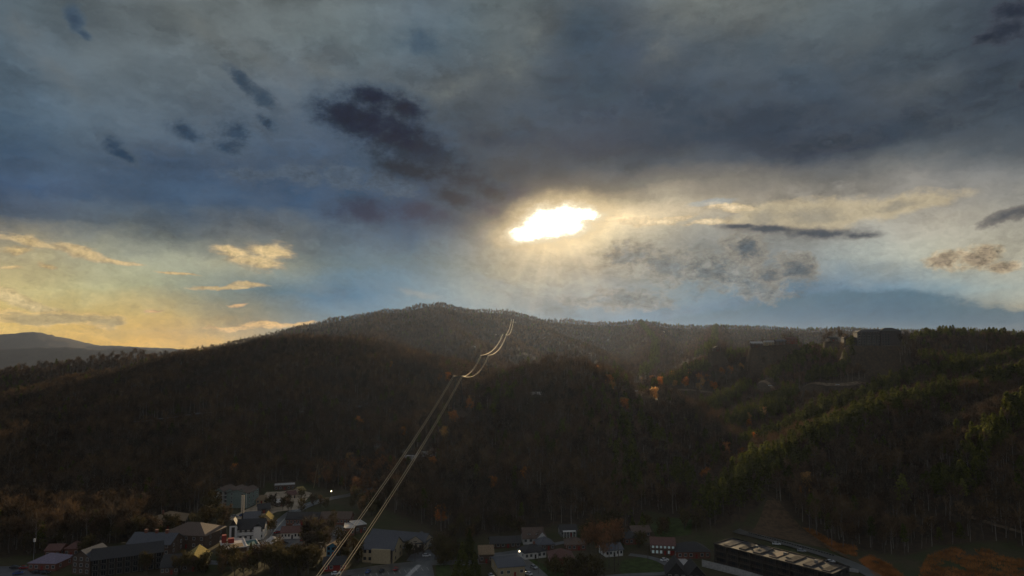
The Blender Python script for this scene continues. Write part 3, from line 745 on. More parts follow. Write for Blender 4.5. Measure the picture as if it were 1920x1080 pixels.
def house(name, label, cat, p0, p1, depth, h, roof, rh, wm, rm, floors=1, cols=4, gl=None, frame=None, chimney=None, dormers=0, door=True, group=None, side=2, garage=False, z=None, parts=()):
    a, rz, w = frame_of(p0, p1)
    ca, sa = math.cos(rz), math.sin(rz); c = Vector((a.x + ca * w / 2 - sa * depth / 2, a.y + sa * w / 2 + ca * depth / 2, 0))
    CLEAR_DISC.append((c.x, c.y, max(w, depth) * .5 + 3.5))
    gz = ground_z(a, c, Vector((a.x + ca * w, a.y + sa * w, 0))) if z is None else z
    root = empty(name, (a.x, a.y, gz), rz); tag(root, label, cat, group)
    mb = MB(); mb.box(0, 0, -2.0, w, depth, h); mb.build('wall', wm, root)
    ro = add_roof(root, roof, 0, 0, w, depth, h, rh, rm, wm)
    fh = h / floors; ww, wh = min(1.3, w / max(cols, 1) * .5), min(1.4, fh * .5)
    for f in range(floors):
        for i in range(cols):
            x = (i + .5) * w / cols
            if door and f == 0 and i == cols // 2:
                d = MB(); d.box(-.5, -.05, 0, .5, .03, 2.1); dd = d.build('door', darktrim if wm in (white, cream) else redp, root, (x, 0, .1))
                kn = MB(); kn.box(.32, -.10, .95, .40, -.052, 1.05); kn.build('handle', steel, dd); continue
            if garage and f == 0 and i == cols - 1:
                d = MB(); d.box(-1.3, -.05, 0, 1.3, .03, 2.3); d.build('garage_door', redp, root, (min(x, w - 1.5), 0, .1)); continue
            window(root, x, 0, f * fh + fh * .35, ww, wh, 0, frame, gl)
        for i in range(side):
            y = (i + .5) * depth / side
            window(root, 0, y, f * fh + fh * .35, min(ww, 1.1), wh, -math.pi / 2, frame, None)
            window(root, w, y, f * fh + fh * .35, min(ww, 1.1), wh, math.pi / 2, frame, None)
    if chimney:
        m = MB(); cx, cy = w * chimney[0], depth * chimney[1]; m.box(cx - .5, cy - .45, h * .9, cx + .5, cy + .45, h + rh + 1.0); m.box(cx - .6, cy - .55, h + rh + 1.0, cx + .6, cy + .55, h + rh + 1.15)
        m.build('chimney', brickm, ro)
    for i in range(dormers):
        x = (i + .7) * w / (dormers + .4); m = MB(); y0 = depth * .12
        m.box(x - .9, y0, h + .1, x + .9, depth * .45, h + 1.7); dm = m.build('dormer', wm, root)
        r2 = MB(); slab_roof(r2, [[(x-1.2,depth*.48,h+1.5),(x-1.2,y0-.3,h+1.5),(x,y0-.3,h+2.5),(x,depth*.48,h+2.5)],[(x+1.2,y0-.3,h+1.5),(x+1.2,depth*.48,h+1.5),(x,depth*.48,h+2.5),(x,y0-.3,h+2.5)]], .15)
        r2.face([(x-.9,y0+.01,h+1.7),(x+.9,y0+.01,h+1.7),(x,y0+.01,h+2.35)])
        r2.build('dormer_roof', rm, dm)
        wn = window(root, x, y0, h + .6, .8, .9, 0, frame)
    for fn in parts: fn(root, w, depth, h)
    return root
def balcony_block(name, label, cat, p0, p1, depth, floors, bays, fh, wm, pier, rail, roof, rh, rm, z=None, inset=1.6, gables=0, rec=None, extra=None):
    """A block whose front is a grid of recessed balconies."""
    a, rz, w = frame_of(p0, p1); H = floors * fh
    ca, sa = math.cos(rz), math.sin(rz); c = Vector((a.x + ca * w / 2 - sa * depth / 2, a.y + sa * w / 2 + ca * depth / 2, 0))
    for t in (.15, .5, .85): CLEAR_DISC.append((a.x + ca * w * t - sa * depth / 2, a.y + sa * w * t + ca * depth / 2, max(depth, w * .35) * .6 + 3))
    gz = (ground_z(a, c) if z is None else z)
    root = empty(name, (a.x, a.y, gz), rz); tag(root, label, cat)
    m = MB(); m.box(0, inset, -2, w, depth, H); m.build('wall', wm, root)
    bw = w / bays
    for i in range(bays + 1):
        x = min(max(i * bw, .2), w - .2); m = MB(); m.box(x - .2, 0, -2, x + .2, inset - .01, H - .02); m.build('pier', pier, root)
    rl = MB(); rl.box(-bw/2 + .22, .05, 0, bw/2 - .22, .12, .07); rl.box(-bw/2 + .22, .05, .95, bw/2 - .22, .12, 1.03)
    n = 7
    for j in range(n):
        x = -bw/2 + .3 + (bw - .6) * j / (n - 1); rl.box(x - .03, .06, .07, x + .03, .11, .95)
    rme = rl.mesh('railing', rail)
    sl = MB(); sl.box(-bw/2 + .2, .02, -.25, bw/2 - .2, inset - .01, -.02); sme = sl.mesh('balcony_floor', pier)
    for f in range(floors):
        for i in range(bays):
            x = (i + .5) * bw
            for nm, me in (('balcony_floor', sme), ('railing', rme)):
                o = bpy.data.objects.new(nm, me); COL.objects.link(o); o.parent = root; o.location = (x, 0, f * fh + .04)
            window(root, x, inset, f * fh + .1, min(2.2, bw * .6), fh * .72, 0, rec, litglass if (f * 7 + i * 5) % 11 == 3 and wm is sage else None, 'glass_door')
        for i in range(3):
            y = inset + (i + .5) * (depth - inset) / 3
            for x, r in ((0, -math.pi / 2), (w, math.pi / 2)): window(root, x, y, f * fh + fh * .3, 1.1, fh * .45, r, rec)
    if gables:
        gw = w / gables
        for i in range(gables): add_roof(root, 'gableF', i * gw + .02, 0, (i + 1) * gw - .02, depth, H, rh, rm, wm, .01 if gables > 1 else .5)
    elif roof: add_roof(root, roof, 0, 0, w, depth, H, rh, rm, wm)
    if extra: extra(root, w, depth, H)
    return root
# ---- left end of the village
house('shop', 'low shop under a mauve metal roof beside the car park', 'shop', (52,1070), (104,1071), 13, 3.6, 'hip', 3.2, brickm, mauveroof, cols=5, gl=None)
house('annex', 'small annex with a pale flat roof joined to the mauve roofed shop', 'building', (106,1066), (119,1063), 8, 3.6, 'flat', .3, cream, paleroof, cols=2)
house('shop', 'red brick shop with a dark roof behind the mauve roofed shop', 'shop', (84,1047), (112,1046), 9, 4.2, 'gable', 2, brickm, redroof, cols=3)
house('shop', 'small shop with a rounded rust red roof left of the dark hotel', 'shop', (120,1044), (146,1043), 9, 4, 'hip', 2.6, brickm, redroof, cols=3)
house('hotel_wing', 'gabled grey blue wing at the left end of the dark hotel', 'hotel', (134,1076), (168,1079), 12, 8.5, 'gableF', 3.2, brownw, slate, floors=3, cols=3, door=False)
balcony_block('hotel', 'long dark hotel with balconies and a black roof at lower left', 'hotel', (170,1084), (304,1066), 14, 3, 9, 2.8, brownw, darktrim, darktrim, 'gable', 3.5, darkroof)
def stacks(root, w, d, h):
    for x in (.25, .5, .75):
        m = MB(); m.box(w * x - .7, d * .45, h + 1, w * x + .7, d * .45 + 1.2, h + 5.2); m.box(w * x - .85, d * .45 - .15, h + 5.2, w * x + .85, d * .45 + 1.35, h + 5.5); m.build('chimney', brickm, root)
house('hotel_annex', 'slate roofed block with three chimneys behind the dark hotel', 'hotel', (238,1040), (318,1042), 14, 6, 'gable', 4, brownw, slate, floors=2, cols=6, parts=(stacks,))
house('barn', 'dark shed with a straw yellow roof slope catching the sun', 'barn', (338,1074), (386,1070), 17, 4.2, 'gableF', 4.2, brownw, yellowroof, cols=3)
house('pavilion', 'dark low hall with a black roof left of the straw yellow roof', 'hall', (300,1079), (334,1077), 14, 4, 'gable', 4, brownw, darkroof, cols=4)
house('hall', 'brown hall under a tan hipped roof among trees at left', 'hall', (282,994), (346,989), 18, 4, 'hip', 4.5, brownw, tanroof, cols=5, chimney=(.3, .4))
house('hall', 'wide hall under a grey brown hipped roof in front of the tan one', 'hall', (300,1026), (384,1030), 20, 7, 'hip', 4.5, brownw, brownroof, floors=2, cols=6)
balcony_block('apartment_block', 'sage green apartment block with three gables and white balconies', 'apartment block', (398,950), (462,953), 15, 4, 7, 2.6, sage, trimw, trimw, None, 2.4, brownroof, gables=3)
house('apartment_wing', 'sage green end wing turning away from the apartment block', 'apartment block', (463,953), (478,946), 15, 10.3, 'gable', 2.2, sage, brownroof, floors=4, cols=2, door=False)
# chalet with its tower and the flat roof before it
def tower(root, w, d, h):
    m = MB(); m.box(-1.6, -1.4, -2, 2.4, 4, h + 2.2); t = m.build('tower', white, root)
    r = MB(); slab_roof(r, [[(-2.1,4.4,h+1.6),(-2.1,-1.9,h+1.6),(.4,-1.9,h+6),(.4,4.4,h+6)],[(2.9,-1.9,h+1.6),(2.9,4.4,h+1.6),(.4,4.4,h+6),(.4,-1.9,h+6)]])
    r.face([(-1.6,-1.38,h+2.2),(2.4,-1.38,h+2.2),(.4,-1.38,h+5.6)]); r.build('tower_roof', darkroof, t)
    m = MB(); m.box(-.5, -1.46, 2.4, 1.3, -1.41, h + 1.4); m.build('niche_shade', darktrim, t)  # flat dark panel on the tower front stands in for a niche's shade
    m = MB(); m.box(w * .68, -1.2, -2, w * .92, 1, h + 1); b = m.build('bay', white, root)
    r = MB(); x0, x1, xm = w * .66, w * .94, w * .8; slab_roof(r, [[(x0,4,h+.8),(x0,-1.6,h+.8),(xm,-1.6,h+2.6),(xm,4,h+2.6)],[(x1,-1.6,h+.8),(x1,4,h+.8),(xm,4,h+2.6),(xm,-1.6,h+2.6)]]); r.build('bay_roof', darkroof, b)
    for z in (2.2, 4.6):
        m = MB(); m.box(2.6, -.06, z, w * .66, .01, z + .35); m.build('timber_band', darktrim, root)
house('chalet', 'white timber banded chalet with a pointed tower and dark roof', 'chalet', (436,1014), (494,1011), 11, 6.4, 'gable', 4.2, white, darkroof, floors=2, cols=6, parts=(tower,))
def stairs(root, w, d, h):
    for x0, x1, y, z1 in ((.06, .24, .74, h + 4), (.30, .55, .62, h + 2.4)):
        m = MB(); m.box(w * x0, d * y, h + .1, w * x1, d * y + 3, z1); m.build('stair_box', redp, root)
    m = MB(); m.box(w * .32, d * .06, h + .16, w * .88, d * .5, h + .3); m.build('tan_roof_panel', tanroof, root)
house('flat_roofed_shop', 'flat roofed shop with white parapets and red stair boxes', 'shop', (416,1054), (462,1048), 17, 6, 'flat', .35, brownw, paleroof, cols=4, parts=(stairs,))
house('terrace_shop', 'low shop with a teal terrace roof between chalet and flat roof', 'shop', (464,1036), (486,1033), 12, 3, 'flat', .4, white, greenroof, cols=3)
house('kiosk', 'small kiosk under a bright white pyramid roof by the car park', 'kiosk', (490,1031), (517,1032), 8, 3.2, 'hip', 3.2, cream, paleroof, cols=3)
# up the lit road
house('store', 'dark store with a long flat roof at the top of the lit clearing', 'shop', (514,919), (553,918), 10, 3.5, 'flat', .3, brownw, concrete, cols=5)
house('cabin', 'small cabin with a sunlit gable at the end of the clearing', 'cabin', (562,928), (572,926), 7, 3.2, 'gable', 2.2, cream, yellowroof, cols=2)
house('cabin', 'small pink walled cabin beside the sunlit gable', 'cabin', (541,936), (556,934), 7, 3.2, 'gable', 2, cream, redroof, cols=2)
house('cabin', 'long cabin with a bright white roof beside the lit road', 'cabin', (520,951), (537,948), 6, 3, 'shed', 1, brownw, paleroof, cols=3)
house('house', 'house with a straw coloured roof where the lit road bends', 'house', (488,985), (508,984), 10, 3.4, 'gableF', 3, tan_, yellowroof, cols=2)
house('house', 'dark roofed house above the straw coloured roof', 'house', (484,964), (506,962), 9, 3.4, 'gable', 2.4, brownw, darkroof, cols=3)
house('house', 'tan edged house beside the end of the apartment block', 'house', (480,946), (500,944), 9, 3.2, 'gable', 2, tan_, tanroof, cols=3)
house('office', 'slate roofed office between the pole sign and the chalet', 'office', (454,985), (486,983), 14, 3.6, 'gable', 3, greyw, slate, cols=4)
house('motel', 'white walled motel with a red brown roof by the car park', 'motel', (526,1011), (563,1010), 9, 3.8, 'gable', 2.4, white, redroof, cols=6)
house('motel', 'white walled motel half hidden by tall trees right of the other', 'motel', (574,1011), (600,1010), 9, 3.8, 'gable', 2.4, white, darkroof, cols=5)
house('long_motel', 'very long low motel with a nearly black roof', 'motel', (536,985), (596,985), 10, 4, 'gable', 3, brickm, darkroof, cols=9)
house('long_motel', 'second long low motel continuing right of the black roofed one', 'motel', (600,984), (656,984), 10, 4, 'gable', 3, brickm, brownroof, cols=9)
house('white_roofed_shop', 'dark shop under a white flat roof crossed by the cables', 'shop', (645,1005), (664,1004), 11, 4.2, 'flat', .25, brickm, paleroof, cols=3)
house('white_roofed_shop', 'dark shop under a cream flat roof right of the white one', 'shop', (667,1001), (687,998), 11, 4.6, 'flat', .25, brownw, paleroof, cols=3)
house('arcaded_motel', 'long slate roofed motel with a row of pale bays', 'motel', (690,1023), (794,1033), 12, 4.2, 'gable', 3.6, cream, slate, cols=14)
house('motel_wing', 'short wing closing the right end of the slate roofed motel', 'motel', (796,1033), (806,1024), 10, 4.4, 'gable', 3.4, cream, slate, cols=2)
def bays(root, w, d, h):
    for x in (.42, .62, .82):
        m = MB(); m.box(w * x - 1.7, -1.2, -2, w * x + 1.7, .02, h - .02); b = m.build('bay', tan_, root)
        m = MB(); m.box(w * x + 1.85, -.12, -.5, w * x + 2.7, .01, h - .3); m.build('recess_shade', darktrim, root)  # dark strips on the wall face stand in for shaded recesses
house('apartment_house', 'tan two storey apartment house under a slate gable roof', 'apartment block', (679,1054), (737,1057), 15, 7, 'gable', 4.6, tan_, slate, floors=2, cols=6, door=False, frame=darktrim, parts=(bays,))
house('blue_house', 'bright blue house with a tan roof under the cables', 'house', (612,1043), (636,1044), 8, 5, 'gableF', 2.2, bluew, tanroof, floors=2, cols=3, frame=darktrim)
house('house', 'dark red house with a pale porch roof at the bottom under the cables', 'house', (606,1072), (646,1070), 10, 3.4, 'gable', 2.4, redp, darkroof, cols=4)
# along the valley behind
house('house', 'white roofed house between the cables in the mid valley', 'house', (726,911), (748,910), 10, 4, 'gable', 2.6, greyw, paleroof, cols=3)
house('house', 'dark house with a pale roof behind the left cable', 'house', (752,874), (776,872), 12, 5, 'gable', 3, brownw, concrete, floors=2, cols=4)
house('house', 'dark house with a pale roof right of the right hand cable', 'house', (780,868), (803,866), 12, 5, 'gable', 3, brownw, paleroof, floors=2, cols=4)
house('house', 'low white house in the clearing right of the cables', 'house', (806,856), (822,855), 10, 4, 'gable', 2.5, white, brownroof, cols=3)
house('house', 'small pale house farthest right in the mid valley clearing', 'house', (846,858), (857,857), 9, 4, 'gable', 2.4, cream, concrete, cols=2)
house('house', 'small house far up the valley beside the road', 'house', (702,846), (712,845), 9, 4, 'gable', 2.4, cream, concrete, cols=2)
# centre foreground
def crosswing(root, w, d, h):
    add_roof(root, 'gableF', w * .68, -2.4, w + 1.6, d * .6, h + .6, 3, brownroof, white, .4, 'wing_roof')
    m = MB(); m.box(w * .68, -2.4, -2, w + 1.6, d * .6, h + .58); m.build('wing', white, root)
    for x in (.78, .98): window(root, w * x, -2.4, h - .9, 1, 1.2, 0)
    m = MB(); m.box(w * .72, -2.46, 0, w * 1.06, -2.41, 2.3); m.build('garage_door', darktrim, root)
house('white_house', 'white gabled house with two dormers at the foot of the hill', 'house', (981,1021), (1019,1020), 9, 3.8, 'gable', 4.4, white, brownroof, cols=4, dormers=2, parts=(crosswing,))
house('bungalow', 'white walled bungalow under a dark hipped roof below the white house', 'bungalow', (984,1050), (1024,1045), 10, 3.2, 'hip', 3, white, darkroof, cols=5, chimney=(.6, .5))
house('bungalow', 'dark bungalow tucked behind the white walled bungalow', 'bungalow', (1010,1033), (1040,1031), 10, 3, 'hip', 3, brownw, slate, cols=4)
house('brick_house', 'red brown brick house under a hipped roof beside the lawn', 'house', (1032,1063), (1076,1062), 11, 4.2, 'hip', 3.2, brickm, redroof, cols=5, frame=trimw)
house('workshop', 'tan workshop with a large plain slate roof at bottom centre', 'workshop', (935,1084), (984,1080), 17, 5, 'gable', 1.3, tan_, slate, cols=4)
house('shed', 'tall dark shed with a grey tan roof left of the workshop', 'shed', (899,1057), (925,1056), 9, 5, 'gable', 3, brownw, tanroof, cols=3)
house('long_house', 'long low black house at the edge of the wood', 'house', (920,1029), (976,1027), 9, 3, 'gable', 2.4, brownw, darkroof, cols=6)
def porch(root, w, d, h):
    m = MB(); m.box(w * .1, -2.2, h - .3, w * .9, -.02, h); p = m.build('porch_roof', white, root)
    for i in range(5):
        x = w * (.13 + .185 * i); c = MB(); c.box(x - .15, -2.1, -1, x + .15, -1.8, h - .31); c.build('column', white, root)
house('house', 'house with a white columned porch near the wood edge', 'house', (1052,1007), (1082,1006), 9, 3.6, 'gable', 2.4, greyw, darkroof, cols=4, parts=(porch,))
house('house', 'brown roofed house before the orange crowned tall trees', 'house', (1064,1033), (1098,1032), 10, 3.2, 'hip', 2.8, brickm, brownroof, cols=4)
house('house', 'white house seen between the tall bare trunks', 'house', (1136,1045), (1168,1042), 9, 3.6, 'gable', 2.2, white, slate, cols=5)
house('house', 'dark roofed house at the right edge of the lawn', 'house', (1172,1022), (1204,1020), 10, 3.4, 'hip', 2.8, brickm, darkroof, cols=4)
house('house', 'brown roofed house behind the dark roofed one by the lawn', 'house', (1186,1008), (1220,1007), 10, 3.2, 'gable', 2.4, brownw, brownroof, cols=4)
house('house', 'two storey house with pale blue lit windows and red garage', 'house', (1221,1040), (1266,1042), 11, 5.4, 'gable', 2.6, brownw, redroof, floors=2, cols=6, gl=litglass, garage=True)
house('house', 'wide brown roofed house left of the black hotel', 'house', (1270,1048), (1332,1047), 12, 3.4, 'hip', 3.6, brickm, darkroof, cols=6)
house('gabled_house', 'black steep gabled house at the bottom left of the white retaining wall', 'house', (1250,1094), (1288,1096), 12, 4.4, 'gableF', 5.4, blackw, darkroof, floors=2, cols=3)
house('gabled_house', 'second black gabled house nearer the white retaining wall', 'house', (1290,1096), (1324,1096), 11, 4, 'gableF', 4.6, blackw, darkroof, floors=2, cols=3)
# the black hotel
deckm = mat('grey roof deck', (0.12, 0.108, 0.098), rough=0.95, var=0.3, spec=0.05, scale=0.5)
deckb = mat('dark roof deck', (0.07, 0.064, 0.06), rough=0.95, var=0.3, scale=0.5, spec=0.05)
HP0, HP1 = at(1338, 1007, 351), at(1560, 1062, 305)
HP0.z = HP1.z = 0
def hotel_top(root, w, d, H):
    for i, t in enumerate((.10, .235, .37, .505, .645, .785, .93)):
        m = MB(); x = w * t; hh = H + .4 + .12 * (i % 3); q = (1.9, 1.7, 1.9, 1.8, 1.9, 2.0, 1.8)[i]
        m.box(x - q, d * (.14 + .03 * (i % 2)), H + .16, x + q, d * .9, hh); p = m.build('roof_deck', (deckm, deckb, deckm, brownroof, deckb, deckm, deckb)[i], root)
    for i in range(3):
        m = MB(); x = w * (.3 + .25 * i); m.box(x - .6, d * .55, H + .56, x + .6, d * .55 + 1.2, H + 1.7); m.build('roof_unit', steel, root)
balcony_block('black_hotel', 'black four storey hotel with balconies and pale roof decks', 'hotel', HP0, HP1, 16, 4, 9, 2.9, blackw, darktrim, brownw, 'flat', .35, darkroof, rec=darktrim, extra=hotel_top)
# lodge on the right-hand crest
LA, LB = at(1608, 648, 905), at(1692, 648, 895)
LA.z = LB.z = LODGE.z
def lodge_more(root, w, d, H):
    m = MB(); m.box(-16, 2, -2, -.05, d - 2, H * .58); m.build('wing', lodgew, root)
    add_roof(root, 'hip', -16, 2, -.6, d - 2, H * .58, 4, darkroof, lodgew, .8, 'wing_roof')
    for f in range(3):
        for i in range(4): window(root, -14 + 3.6 * i, 2, f * 3 + 1, 1.6, 1.6, 0, lodget)
    m = MB(); m.box(w * .52, -1.5, -2, w * .98, d * .9, H + 1.6); m.build('tall_block', lodgew, root)
    add_roof(root, 'hip', w * .52, -1.5, w * .98, d * .9, H + 1.6, 4.4, darkroof, lodgew, 1.2, 'tall_roof')
    for f in range(5):
        for i in range(3): window(root, w * (.57 + .06 * i), -1.5, f * 3 + 1, 1.6, 1.7, 0, lodget)
balcony_block('lodge', 'large dark roofed lodge standing on the right hand crest', 'lodge', LA, LB, 17, 5, 9, 3.5, lodgew, lodget, darktrim, 'hip', 4, darkroof, z=LODGE.z, extra=lodge_more)
for (px, py, Y, w), p, (lb, wm, rm, h, rf) in zip(CRESTH, CREST_AT, [
    ('dark cabin with pale gable farthest left on the right hand crest', brownw, slate, 6, 'gableF'),
    ('dark two storey house under a pale roof on the right hand crest', brownw, concrete, 7, 'gable'),
    ('low tan house with a bright flat roof on the right hand crest', tan_, paleroof, 5, 'flat'),
    ('brown house with a grey roof left of the tallest crest cabin', brownw, slate, 6, 'gable'),
    ('reddish cabin with a brown roof nearest the lodge side of the crest houses', brickm, redroof, 8, 'gable'),
    ('small dark house alone between the crest houses and the lodge', brownw, darkroof, 5, 'gable')]):
    a = Vector((p.x - w / 2, p.y - 5, p.z)); house('crest_house', lb, 'house', a, Vector((a.x + w, a.y - 1, a.z)), 9, h, rf, 2.4, wm, rm, floors=2, cols=3, z=p.z)
a = Vector((KNOLL.x - 8, KNOLL.y - 4, KNOLL.z)); house('hill_house', 'white roofed house alone on the central hill', 'house', a, Vector((a.x + 16, a.y, a.z)), 9, 3.4, 'gable', 2.2, brownw, paleroof, cols=5, z=KNOLL.z)
# houses scattered over the far slopes
FARH = [(886,650,'pale house on the knoll below the main mountain'),(965,606,'pale house highest on the slope under the summits'),(983,622,'white house on the slope right of the upper cable'),(1018,636,'tan house on the slope beyond the central hill'),(1052,645,'low white house above the central hill'),(1101,635,'white house high on the far slope right of centre'),(1140,640,'wide pale house on the far slope right of centre'),(1210,642,'pale house on the far slope above the contour road'),(1246,624,'grey house high under the long far ridge'),(1110,668,'tan house just beyond the top of the central hill'),(930,630,'small pale house left of the upper cable'),(1180,660,'small tan house in the hazy valley right of the central hill'),(955,668,'pale house in the hazy valley left of the central hill'),(830,690,'pale house in the gap right of the dark left hill'),(1085,655,'small white house on the slope behind the central hill'),(935,655,'tan house in the hazy valley below the knoll')]
for i, (px, py, lb) in enumerate(FARH):
    p = on_land(px, py, 600); w = 13 + (i % 4) * 3
    a = Vector((p.x - w / 2, p.y, p.z))
    house('far_house', lb, 'house', a, Vector((a.x + w, a.y + (i % 3 - 1) * 3, a.z)), 12, 6, ('gable', 'hip', 'gableF')[i % 3], 3, (white, cream, tan_)[i % 3], (paleroof, concrete, brownroof)[(i + 1) % 3], floors=2, cols=4, z=p.z - .5)
# ------------------------------------------------------------------ roads, lots, lawns
asphalt = mat('asphalt', (0.085, 0.082, 0.076), rough=0.30, var=0.25, scale=0.25, spec=0.8)
lotm = mat('worn asphalt', (0.085, 0.085, 0.092), rough=0.5, var=0.25, scale=0.2, spec=0.45)
paint = mat('road paint', (0.70, 0.68, 0.60), rough=0.6, var=0.1)
dirt = mat('sunlit bare dirt', (0.40, 0.31, 0.21), rough=0.6, var=0.25, scale=0.2)  # earth colour raised so that it carries the clearing's sunlight
lawn = mat('lawn', (0.050, 0.070, 0.022), rough=0.95, var=0.3, scale=0.25, spec=0.1)
bankm = mat('brown bank', (0.105, 0.070, 0.042), rough=0.95, var=0.3, scale=0.3, spec=0.1)
LIFT = [0.05]
def clear_strip_ok(p): return all(seg_d(p, a, b) > w - 1.5 for a, b, w in CLEAR_STRIP)
def seg_d(p, a, b):
    dx, dy = b[0] - a[0], b[1] - a[1]; t = min(1, max(0, ((p.x - a[0]) * dx + (p.y - a[1]) * dy) / (dx * dx + dy * dy + 1e-9)))
    return math.hypot(p.x - a[0] - t * dx, p.y - a[1] - t * dy)
trackm = mat('track earth', (0.17, 0.125, 0.085), rough=0.95, var=0.3, scale=0.3, spec=0.1)
def lift():
    LIFT[0] += 0.006; return LIFT[0]
def strip(name, label, pts, width, m, clear=True, kind='structure', up=None, world=False):
    P = pts if world else [flat(*p) for p in pts]
    fine = [P[0]]                                          # evenly spaced, corners rounded
    for _ in range(2):
        Q = [P[0]]
        for a, b in zip(P, P[1:]): Q += [a.lerp(b, .25), a.lerp(b, .75)]
        P = Q + [P[-1]]
    for a, b in zip(P, P[1:]):
        n = max(1, int((b - a).length / 5))
        fine += [a.lerp(b, (i + 1) / n) for i in range(n)]
    up = lift() if up is None else up; mb = MB(); L = []
    for i, p in enumerate(fine):
        t = fine[min(i + 1, len(fine) - 1)] - fine[max(i - 1, 0)]; t.z = 0
        if t.length < 1e-6: t = Vector((0, 1, 0))
        t.normalize(); s = Vector((-t.y, t.x, 0)) * width / 2
        L.append((p + s, p - s))
        if clear and i: CLEAR_STRIP.append(((fine[i-1].x, fine[i-1].y), (p.x, p.y), width / 2 + 2.5)) if i % 3 == 0 else None
    xs = np.array([[q.x for q in l] for l in L]); ys = np.array([[q.y for q in l] for l in L]); zs = land(xs, ys) + up
    if world or zs.max() > 1: zs = zs + .55
    for l, z in zip(L, zs):
        for q, zz in zip(l, z): mb.v.append((q.x, q.y, float(zz)))
    for i in range(len(L) - 1): mb.f.append((2*i, 2*i+1, 2*i+3, 2*i+2)); mb.mi.append(0)
    return tag(mb.build(name, m), label, None, None, kind)
def open_below(pts, w=16):
    # the verge below a road on a slope is kept mown
    for a, b in zip(pts, pts[1:]): CLEAR_STRIP.append(((a.x * (1 - 14 / a.y), a.y - 14), (b.x * (1 - 14 / b.y), b.y - 14), w))
def area(name, label, poly, m, step=1.2, up=None, extra=.0, kind='structure', clear=3.0):
    P = [flat(*p) if not isinstance(p, Vector) else p for p in poly]; up = lift() if up is None else up
    x0, x1, y0, y1 = min(p.x for p in P), max(p.x for p in P), min(p.y for p in P), max(p.y for p in P)
    cx = sum(p.x for p in P) / len(P); cy = sum(p.y for p in P) / len(P)
    test = land(np.array([p.x for p in P] + [cx]), np.array([p.y for p in P] + [cy]))
    bm_ = bmesh.new(); f = bm_.faces.new([bm_.verts.new((p.x, p.y, 0)) for p in P])
    if test.max() > .05:                                   # sloping ground: cut the sheet finely and lay it on the land
        for ax, lo, hi in ((0, x0, x1), (1, y0, y1)):
            for c in np.arange(lo + step, hi, step * 2):
                bmesh.ops.bisect_plane(bm_, geom=bm_.verts[:] + bm_.edges[:] + bm_.faces[:], plane_co=(c, 0, 0) if ax == 0 else (0, c, 0), plane_no=(1, 0, 0) if ax == 0 else (0, 1, 0))
        bmesh.ops.triangulate(bm_, faces=bm_.faces[:])
        up += .12 + extra
    vs_ = bm_.verts[:]; z = land(np.array([v.co.x for v in vs_]), np.array([v.co.y for v in vs_])) + up
    for v, zz in zip(vs_, z): v.co.z = float(zz)
    bmesh.ops.recalc_face_normals(bm_, faces=bm_.faces[:])
    if sum(f.normal.z for f in bm_.faces) < 0: bmesh.ops.reverse_faces(bm_, faces=bm_.faces[:])
    me = bpy.data.meshes.new(name); bm_.to_mesh(me); bm_.free(); me.materials.append(m)
    o = bpy.data.objects.new(name, me); COL.objects.link(o)
    return tag(o, label, None, None, kind)
area('clearing', 'sunlit bare ground in the lit clearing', [(478,948),(500,925),(560,918),(585,925),(560,955),(520,960),(490,972),(440,980),(428,972)], dirt)
area('car_park', 'car park between the motels', [(545,1012),(562,1018),(640,1018),(650,990),(620,975),(560,985),(535,1000)], lotm)
area('car_park', 'car park left of the kiosk and below the motel', [(518,1028),(590,1024),(640,1034),(620,1012),(560,1012),(510,1005)], lotm)
area('car_park', 'car park at the lower left corner', [(-60,1062),(52,1062),(56,1074),(150,1090),(140,1130),(-80,1130)], lotm)
area('car_park', 'car park with marked bays at the bottom', [(650,1082),(700,1066),(810,1058),(818,1100),(640,1110)], asphalt)
area('car_park', 'yard at the right end of the slate roofed motel', [(770,1040),(812,1028),(826,1048),(790,1054),(762,1052)], lotm)
area('lawn', 'green lawn beside the marked car park', [(816,1056),(842,1054),(850,1100),(820,1100)], lawn)
area('lawn', 'lawn in front of the houses at right of centre', [(1166,1052),(1210,1042),(1236,1056),(1250,1078),(1180,1086),(1160,1070)], lawn)
area('lawn', 'lawn rising to the wood right of centre', [(1220,985),(1262,972),(1300,982),(1296,1005),(1230,1008)], lawn)
area('lawn', 'lawn around the red brown brick house', [(955,1045),(975,1040),(1030,1062),(1090,1050),(1110,1070),(1030,1085),(1005,1080)], lawn)
area('driveway', 'pale concrete driveway of the two storey house', [(1238,1052),(1282,1046),(1300,1058),(1252,1064)], concrete)
strip('road', 'road running up from the chalet into the lit clearing', [(488,1040),(506,1008),(530,975),(562,952),(610,936),(660,928),(700,914)], 9, asphalt)
strip('road', 'road along the bottom past the marked car park', [(560,1092),(642,1076),(720,1063),(820,1054),(900,1056),(955,1040)], 8, asphalt)
strip('road', 'street running down past the workshop', [(952,1034),(985,1055),(1016,1082),(1040,1110)], 7, asphalt)
strip('road', 'lane from the street past the white bungalow', [(925,1040),(975,1034),(1000,1030),(1050,1018),(1100,1010)], 4.5, lotm)
strip('road', 'lane curving through the lawn to the two storey house', [(1110,1085),(1180,1078),(1262,1076),(1260,1062),(1225,1046),(1180,1040)], 4.5, lotm)
strip('road', 'road climbing past the rear of the black hotel', [(1380,998),(1440,1012),(1520,1033),(1590,1056),(1640,1082),(1680,1110)], 8, asphalt)
strip('path', 'sun bright footpath crossing the marked car park', [(752,1092),(786,1060)], 2.4, concrete)  # the sun stripe on the white walkway, laid as a pale strip
strip('road', 'upper street of the village beyond the dark hotel', [(130,1050),(240,1050),(330,1046),(410,1058),(470,1052),(500,1040)], 6, lotm)
strip('path', 'track cut across the slope above the black hotel', [(1452,972),(1490,985),(1540,1020),(1590,1048)], 2.4, bankm)
